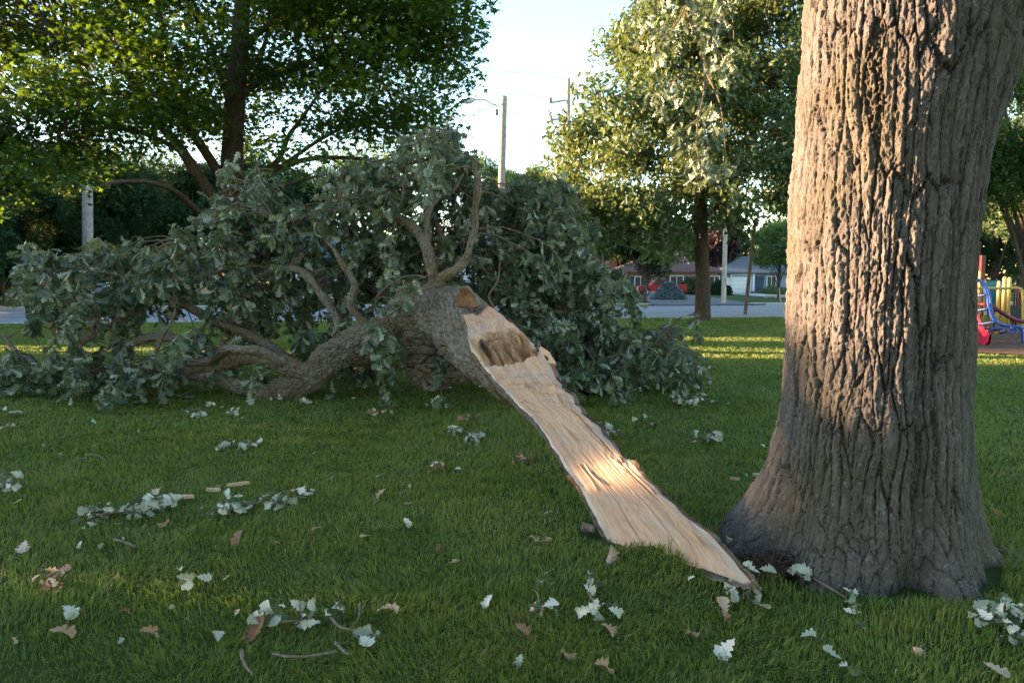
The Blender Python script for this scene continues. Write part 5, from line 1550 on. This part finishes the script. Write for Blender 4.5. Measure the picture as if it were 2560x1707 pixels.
CL = [(255, 1308, 120, 34, "large heap of pale oak leaves left of the twin leaf spray"), (375, 1285, 120, 34, "tall spray of pale leaves with an upright twig"), (655, 1278, 170, 44, "big spray of silvery leaves on the lawn between trunk and left edge"),
      (545, 1290, 55, 9, "little bunch of pale leaves just left of the big silvery spray"), (35, 1225, 130, 32, "pale leaf spray cut by the left frame edge beside grass"), (495, 1034, 90, 18, "flat leaf bunch below the lying limb's left fork"), (605, 1122, 75, 16, "pale leaf bunch alone in mid lawn left of the split wood"),
      (1105, 1020, 120, 26, "leaf spray in front of the burl's dark underside"), (1165, 1094, 95, 22, "pale leaf spray left of the split wood's middle"), (1085, 972, 70, 16, "leaf bunch in the burl's shadow"), (1588, 978, 85, 18, "leaf bunch right of the split wood near the crown's edge"),
      (1735, 1003, 120, 28, "wide leaf spray far right of the split wood"), (1690, 1015, 70, 14, "leaf bunch just before the wide far-right spray"), (1765, 1010, 50, 10, "brownish leaf bunch at the wide far-right spray's end"), (1763, 1108, 85, 18, "leaf spray left of the huge trunk"), (1530, 1092, 50, 14, "leaf bunch touching the split wood's right rim"),
      (1505, 1074, 22, 6, "tiny leaf bunch on the split wood's right rim"), (1620, 1066, 45, 8, "small leaf tuft with upright twig right of the split wood"), (2040, 1478, 85, 14, "pale curled leaves against the huge trunk's foot"), (1880, 1492, 95, 12, "pale and brown leaves at the split wood's pointed tip"), (2505, 1580, 130, 30, "heap of pale leaves at the right edge"),
      (705, 1575, 130, 10, "loose pale leaves near the bottom left of the lawn"), (850, 1592, 110, 9, "leaves on a bent twig at the bottom of the lawn"), (465, 1483, 45, 6, "two upright pale leaves in the lower left grass"), (1480, 1525, 75, 9, "sprig of pale green leaves below the split wood"), (1350, 1541, 60, 7, "pale leaf pair below the split wood"),
      (2520, 1408, 80, 8, "pale leaves beside the huge trunk's right flank"), (15, 1045, 40, 8, "leaf bunch at the left edge below the crown"), (703, 1005, 38, 8, "whitish leaf bunch under the lying limb"), (772, 1010, 34, 7, "small whitish leaf bunch right of the lying limb's foot"), (590, 1043, 34, 5, "pale leaf just right of the flat leaf bunch"), (1740, 925, 60, 12, "leaf bunch at the crown's right tip")]
for c in CL:
    litter_clump(*c)
for c in [(948, 1036, 60, 12, "brown dry leaf bunch left of the burl's spray"), (1318, 1158, 45, 9, "brown dry leaf bunch left of the split wood"), (1165, 1056, 50, 10, "brown dry leaf bunch above the pale spray"), (150, 1455, 105, 12, "curled strip of dry leaves and bark at the lower left"), (1095, 1180, 45, 6, "dry pinkish leaf bunch in mid lawn"), (25, 1078, 45, 7, "dry leaf bunch at the left edge")]:
    litter_clump(*c, dry=1.0, height=.05)

def single(px, py, size, label, matn, k, group=None, name="oak_leaf", rz=None, tilt=.25):
    c = G(px, py)
    c[2] = ground_z(np.array([c[0]]), np.array([c[1]]))[0] + .030
    V, F = CURL[k % 6]
    a = rng.random() * 6.283 if rz is None else rz
    o = mk(name, V * size - [size * .5, 0, 0], F, M[matn], None, False, {"tint": np.full(len(V), rng.random())})
    o.location = c
    o.rotation_euler = (rng.normal() * tilt, rng.normal() * tilt, a)
    return tag(o, label, "leaf", group)
for k, (px, py, s, lab, mn) in enumerate([
        (201, 1158, .14, "pale leaf alone above the big left leaf heaps", "leaf_fallen"), (174, 1548, .13, "pale leaf low at the left edge", "leaf_fallen"), (161, 1598, .14, "narrow cream leaf in the bottom left grass", "leaf_dry"), (1377, 1298, .11, "pale leaf left of the split wood's foot", "leaf_fallen"),
        (1362, 1368, .12, "peach dry leaf below the split wood's left corner", "leaf_dry"), (1525, 1416, .17, "long curled dry leaf below the split wood", "leaf_dry"), (1817, 1636, .14, "narrow white leaf standing in the bottom grass", "leaf_fallen"), (2030, 1608, .12, "white leaf below the huge trunk's foot", "leaf_fallen"),
        (1415, 1664, .12, "pinkish dry leaf at the bottom edge of the lawn", "leaf_dry"), (1510, 1690, .12, "cream leaf at the very bottom edge of the lawn", "leaf_dry"), (1808, 1532, .12, "brown leaf in front of the split wood's tip", "leaf_dry"), (593, 1370, .13, "dark brown leaf in the left grass", "leaf_dry"),
        (60, 1383, .12, "rust-brown leaf at the left edge of the lawn", "leaf_dry"), (413, 1330, .13, "orange leaf under the tall pale spray", "leaf_dry"), (397, 1242, .13, "peach star-like leaf behind the tall pale spray", "leaf_dry"), (820, 1562, .16, "big pale pink leaf face up near the bent twig", "leaf_fallen"),
        (640, 1592, .18, "large folded tan leaf at the bottom left", "leaf_dry"), (380, 1592, .11, "pale torn leaf in the bottom left grass", "leaf_dry"), (545, 1598, .09, "small white leaf flake in the bottom grass", "leaf_fallen"), (1830, 1490, .13, "pale pointed leaf left of the split wood's tip leaves", "leaf_fallen"),
        (1335, 1360, .10, "tan dry leaf beside the peach leaf", "leaf_dry"), (952, 1254, .13, "tan leaf in mid lawn", "leaf_dry"), (1018, 1275, .11, "small tan leaf in the middle of the lawn", "leaf_dry"), (1020, 1325, .10, "pale leaf in the middle of the grass", "leaf_fallen"), (2490, 1690, .12, "orange leaf at the bottom right corner", "leaf_dry"),
        (2120, 1692, .12, "pale grey leaf at the bottom right edge", "leaf_fallen"), (1310, 1598, .10, "small brown leaf near the bottom middle", "leaf_dry"), (975, 1545, .14, "long curled tan leaf right of the bent twig", "leaf_dry")]):
    single(px, py, s * .78, lab, mn, k)
proto = {}
for k in range(105):
    py = 960 + 720 * rng.random() ** 1.35
    px = rng.uniform(-20, 2560)
    c = G(px, py)
    if math.hypot(c[0] - TX, c[1] - TY) < .95 or (1150 < px < 1900 and 880 < py < 1470 and abs(px - np.interp(py, [880, 1470], [1230, 1750])) < 260):
        continue
    dry = rng.random() < .55
    key = (dry, int(rng.integers(0, 6)))
    s = rng.uniform(.035, .085)
    if key not in proto:
        V, F = CURL[key[1]]
        o = mk("oak_leaf", V - [.5, 0, 0], F, M["leaf_dry" if dry else "leaf_fallen"], None, False, {"tint": np.full(len(V), rng.random())})
        proto[key] = o
    else:
        o = proto[key].copy(); COL.objects.link(o)
    o.scale = (s, s, s)
    o.location = (c[0], c[1], ground_z(np.array([c[0]]), np.array([c[1]]))[0] + .018)
    o.rotation_euler = (rng.normal() * .4, rng.normal() * .4, rng.random() * 6.283)
    tag(o, "small dry tan oak leaf fallen on the grass" if dry else "small pale green oak leaf fallen on the grass", "leaf", "scattered tan oak leaves" if dry else "scattered pale oak leaves")

def splinter(px, py, lpx, wid, label, ang=0.0, thick=.02, name="wood_splinter"):
    c = G(px, py); L = lpx / FPX * c[1]
    c[2] = ground_z(np.array([c[0]]), np.array([c[1]]))[0] + .035
    n = 14
    x = np.linspace(-.5, .5, n) * L
    jag = np.cumsum(rng.normal(size=n)) * wid * .05
    half = wid * .5 * np.interp(np.linspace(0, 1, n), [0, .1, .5, .85, 1], [.25, .8, 1, .7, .1]) * rng.uniform(.85, 1.1, n)
    V = []
    for i in range(n):
        for (sy, z) in ((-1, 0), (1, 0), (1, thick), (-1, thick)):
            V.append([x[i], sy * half[i] + jag[i], z + .012 * (i / n - .5) ** 2])
    F = [[4 * i + j, 4 * i + 4 + j, 4 * i + 4 + (j + 1) % 4, 4 * i + (j + 1) % 4] for i in range(n - 1) for j in range(4)]
    F += [[0, 1, 2, 3], [4 * n - 1, 4 * n - 2, 4 * n - 3, 4 * n - 4]]
    o = mk(name, np.array(V), np.array(F)[:, ::-1], M["splinter"])
    o.location = c; o.rotation_euler = (rng.normal() * .08, rng.normal() * .05, ang)
    return tag(o, label, "wood chip", "splinters of pale wood on the lawn")
t = NT("splinter_wood"); co = t.coord((4, 40, 20)); t.base(t.ramp(t.noise(co, 3, 4), [(.3, (.34, .22, .13)), (.7, (.60, .45, .31))]), .8, .2); t.bump(t.noise(co, 5, 3), .5, .01); M["splinter"] = t.m
splinter(460, 1261, 58, .05, "pale wood splinter right of the tall leaf spray", -.1)
splinter(597, 1228, 55, .025, "thin pale splinter above the big silvery spray", .25)
splinter(535, 1242, 36, .04, "short ragged splinter between the pale leaf sprays", .1)
splinter(1855, 1383, 78, .12, "wedge of fresh split wood leaning on the huge trunk's foot", -.1, .05)
splinter(1905, 1204, 55, .03, "long tan splinter near the huge trunk's left root", .15)
splinter(1837, 1213, 24, .02, "tiny pale splinter in the grass left of the huge trunk", -.5)

def stick(pl, r, label):
    pts = []
    for a, b_ in pl:
        c = G(a, b_); c[2] = ground_z(np.array([c[0]]), np.array([c[1]]))[0] + .045; pts.append(c)
    V, F, H = bark_tube(np.array(pts), np.linspace(r, r * .6, len(pts)), .008, 14, .003, .02, .05, int(pl[0][0]), .003)
    return tag(mk("stick", V, F, M["bark_limb"], None, True, {"tint": H}), label, "stick", "broken sticks on the lawn")
stick([(604, 1645), (608, 1668), (618, 1690), (632, 1708)], .009, "grey stick at the bottom edge running out of the picture")
stick([(682, 1655), (715, 1662), (765, 1664), (815, 1657), (842, 1652)], .006, "bent grey twig lying at the bottom left")
stick([(838, 1630), (858, 1650), (872, 1662)], .007, "short forked grey stick beside the bent twig")
stick([(285, 1372), (312, 1378), (338, 1390)], .010, "grey stick under the large leaf heap")
stick([(225, 1150), (250, 1155), (266, 1165)], .006, "thin brown twig in the grass above the leaf heaps")
stick([(900, 1530), (895, 1570), (868, 1600)], .006, "thin upright-bent twig by the bottom leaves")
stick([(1455, 1335), (1475, 1338), (1490, 1345)], .03, "dark broken bark piece at the split wood's lower left corner")

def clod():
    c = G(1915, 1445)
    root = thing("root_clod", "clump of torn dark roots and soil at the split wood's tip", "soil clump", c)
    c = c + [0.03, .05, .02]
    th, ph = np.meshgrid(np.linspace(0, 6.283, 60, endpoint=False), np.linspace(.02, 3.12, 30))
    d = np.stack([np.cos(th) * np.sin(ph), np.sin(th) * np.sin(ph), np.cos(ph)], -1).reshape(-1, 3)
    V = c + d * [.11, .10, .07] * (1 + .45 * fbm(d * 4, 3, 9))[:, None]
    i, j = np.meshgrid(np.arange(29), np.arange(60), indexing='ij'); k = (j + 1) % 60
    mk("soil", V, np.stack([i * 60 + j, (i + 1) * 60 + j, (i + 1) * 60 + k, i * 60 + k], -1).reshape(-1, 4), plain("soil", (.06, .04, .03), .95, .1, .5, 40, bump=.02), root, True)
    rt = MB()
    for _ in range(60):
        u = rnd(1)[0]; u[2] = abs(u[2]) * .8
        p0 = c + u * [.09, .09, .05]
        p1 = p0 + u * .08 + rng.normal(size=3) * .03
        rt.tube(catmull([p0, (p0 + p1) / 2 + rng.normal(size=3) * .015, p1], 5), np.linspace(.003, .0012, 5), 4, False)
    rt.obj("roots", M["bark_dark"], root)
clod()

# ------------------------------------------------------------------ grass
def build_grass():
    N = 850000
    dmin, dmax = 1.9, 48.0
    # density falls with distance: n(d) ~ d^-0.5 along the wedge
    e = .5
    q = rng.random(N)
    d = (dmin ** e + q * (dmax ** e - dmin ** e)) ** (1 / e)
    a = rng.uniform(-RAD(43), RAD(43), N)
    x, y = d * np.tan(a) * .98, d.copy()
    # beside and just before the frame too, for a viewpoint a step away
    m = 230000
    x = np.concatenate([x, rng.uniform(-9, 7, m)]); y = np.concatenate([y, rng.uniform(-.5, 8, m)])
    x2 = rng.uniform(-40, 32, 60000); y2 = rng.uniform(6, 32, 60000)
    x = np.concatenate([x, x2]); y = np.concatenate([y, y2])
    inw = np.abs(x) < y * math.tan(RAD(43)) * .98
    keepx = np.ones(len(x), bool); keepx[N:] = ~(inw[N:] & (y[N:] > dmin))
    x, y = x[keepx], y[keepx]; d = np.maximum(y, 1.9)
    ok = y > -.6
    # kept off the trunk, the split wood, the road and the mulch
    ok &= np.hypot(x - TX, y - TY) > .60 + .25 * np.clip((TX - x), 0, .6)
    mid = (SLAB_L + SLAB_R) / 2
    for k in range(24, 62, 5):
        ax_ = SLAB_R[k] - SLAB_L[k]; L = np.linalg.norm(ax_[:2]); ax_ = ax_[:2] / L
        dx, dy = x - mid[k, 0], y - mid[k, 1]
        along = dx * ax_[0] + dy * ax_[1]; perp = np.abs(-dx * ax_[1] + dy * ax_[0])
        ok &= ~((np.abs(along) < L / 2 + .01) & (perp < .05))
    ok &= y < road_line(x, -.3)
    ok &= ~((((x - 15.5) / 8.05) ** 2 + ((y - 18.8) / 5.65) ** 2) < 1)
    x, y, d = x[ok], y[ok], d[ok]
    n = len(x)
    z = ground_z(x, y)
    nz = lambda s, sd: vnoise(xyz(x * s, y * s, 0 * x), sd)
    big, tuft = nz(.5, 21), nz(7, 22)
    h = (.038 + .012 * big + .015 * tuft + .010 * rng.normal(size=n))
    h = np.clip(h, .02, .12)
    tall = rng.random(n) < .02
    h[tall] *= 1.5
    # a taller fringe against the foot of the split wood and round the trunk
    fr = 1.1 * foot_bump(x, y, .34, .14) + .9 * np.exp(-((np.hypot(x - TX, y - TY) - .74) / .13) ** 2)
    h *= 1 + .55 * fr
    h *= np.clip(1 + (d - 10) * .012, 1, 1.4)
    wd = .0019 * np.clip(d / 2.6, 1, 9) * rng.uniform(.7, 1.4, n)
    la = nz(1.3, 24) * 3.0 + nz(5, 25) * 2.0 + rng.normal(size=n) * 1.0
    lean = np.clip(.55 + .35 * rng.normal(size=n) + .3 * nz(3, 26), .05, 1.5)
    dirx, diry = np.cos(la), np.sin(la)
    fa = rng.random(n) * math.pi
    sx, sy = np.cos(fa) * wd, np.sin(fa) * wd
    b = np.stack([x, y, z - .006], -1)
    s = np.stack([sx, sy, 0 * sx], -1)
    m1 = b + np.stack([dirx * h * lean * .30, diry * h * lean * .30, h * .55], -1)
    tp = b + np.stack([dirx * h * lean, diry * h * lean, h * (1 - .28 * lean)], -1)
    V = np.stack([b - s, b + s, m1 + s * .75, m1 - s * .75, tp], 1).reshape(-1, 3)
    o = np.arange(n)[:, None] * 5
    F = [np.array([[0, 1, 2, 3]]) + o, np.array([[3, 2, 4]]) + o]
    patch = nz(.45, 27) * .5 + nz(1.7, 28) * .4 + nz(6, 29) * .25
    tint = np.clip(.52 + .34 * patch + .17 * rng.normal(size=n), 0, .86)
    dryp = rng.random(n) < (.05 + .10 * np.exp(-(((x - .50) / .16) ** 2 + ((y - 3.55) / .12) ** 2)) + .04 * (patch > .35))
    tint[dryp] = rng.uniform(.9, 1, dryp.sum())
    t = NT("grass_blade")
    a_ = t.attr("tint")
    c = t.ramp(a_, [(0, (0.056, 0.105, 0.025)), (.4, (0.135, 0.208, 0.046)), (.8, (0.25, 0.28, 0.062)), (.88, (0.17, 0.18, 0.045)), (.93, (0.26, 0.20, 0.10)), (1, (0.34, 0.27, 0.16))])
    t.base(c, .55, .25)
    tr = t.n("ShaderNodeBsdfTranslucent"); t.l(t.mix(.5, c, (0.12, 0.20, 0.015)), tr.inputs["Color"])
    ms = t.n("ShaderNodeMixShader"); ms.inputs[0].default_value = .35
    t.l(t.b.outputs[0], ms.inputs[1]); t.l(tr.outputs[0], ms.inputs[2]); t.l(ms.outputs[0], t.out.inputs["Surface"])
    kind(mk("grass", V, F, t.m, None, False, {"tint": np.repeat(tint, 5)}), "stuff")
build_grass()

for o in list(bpy.data.objects):
    if "_at" in o:
        del o["_at"]
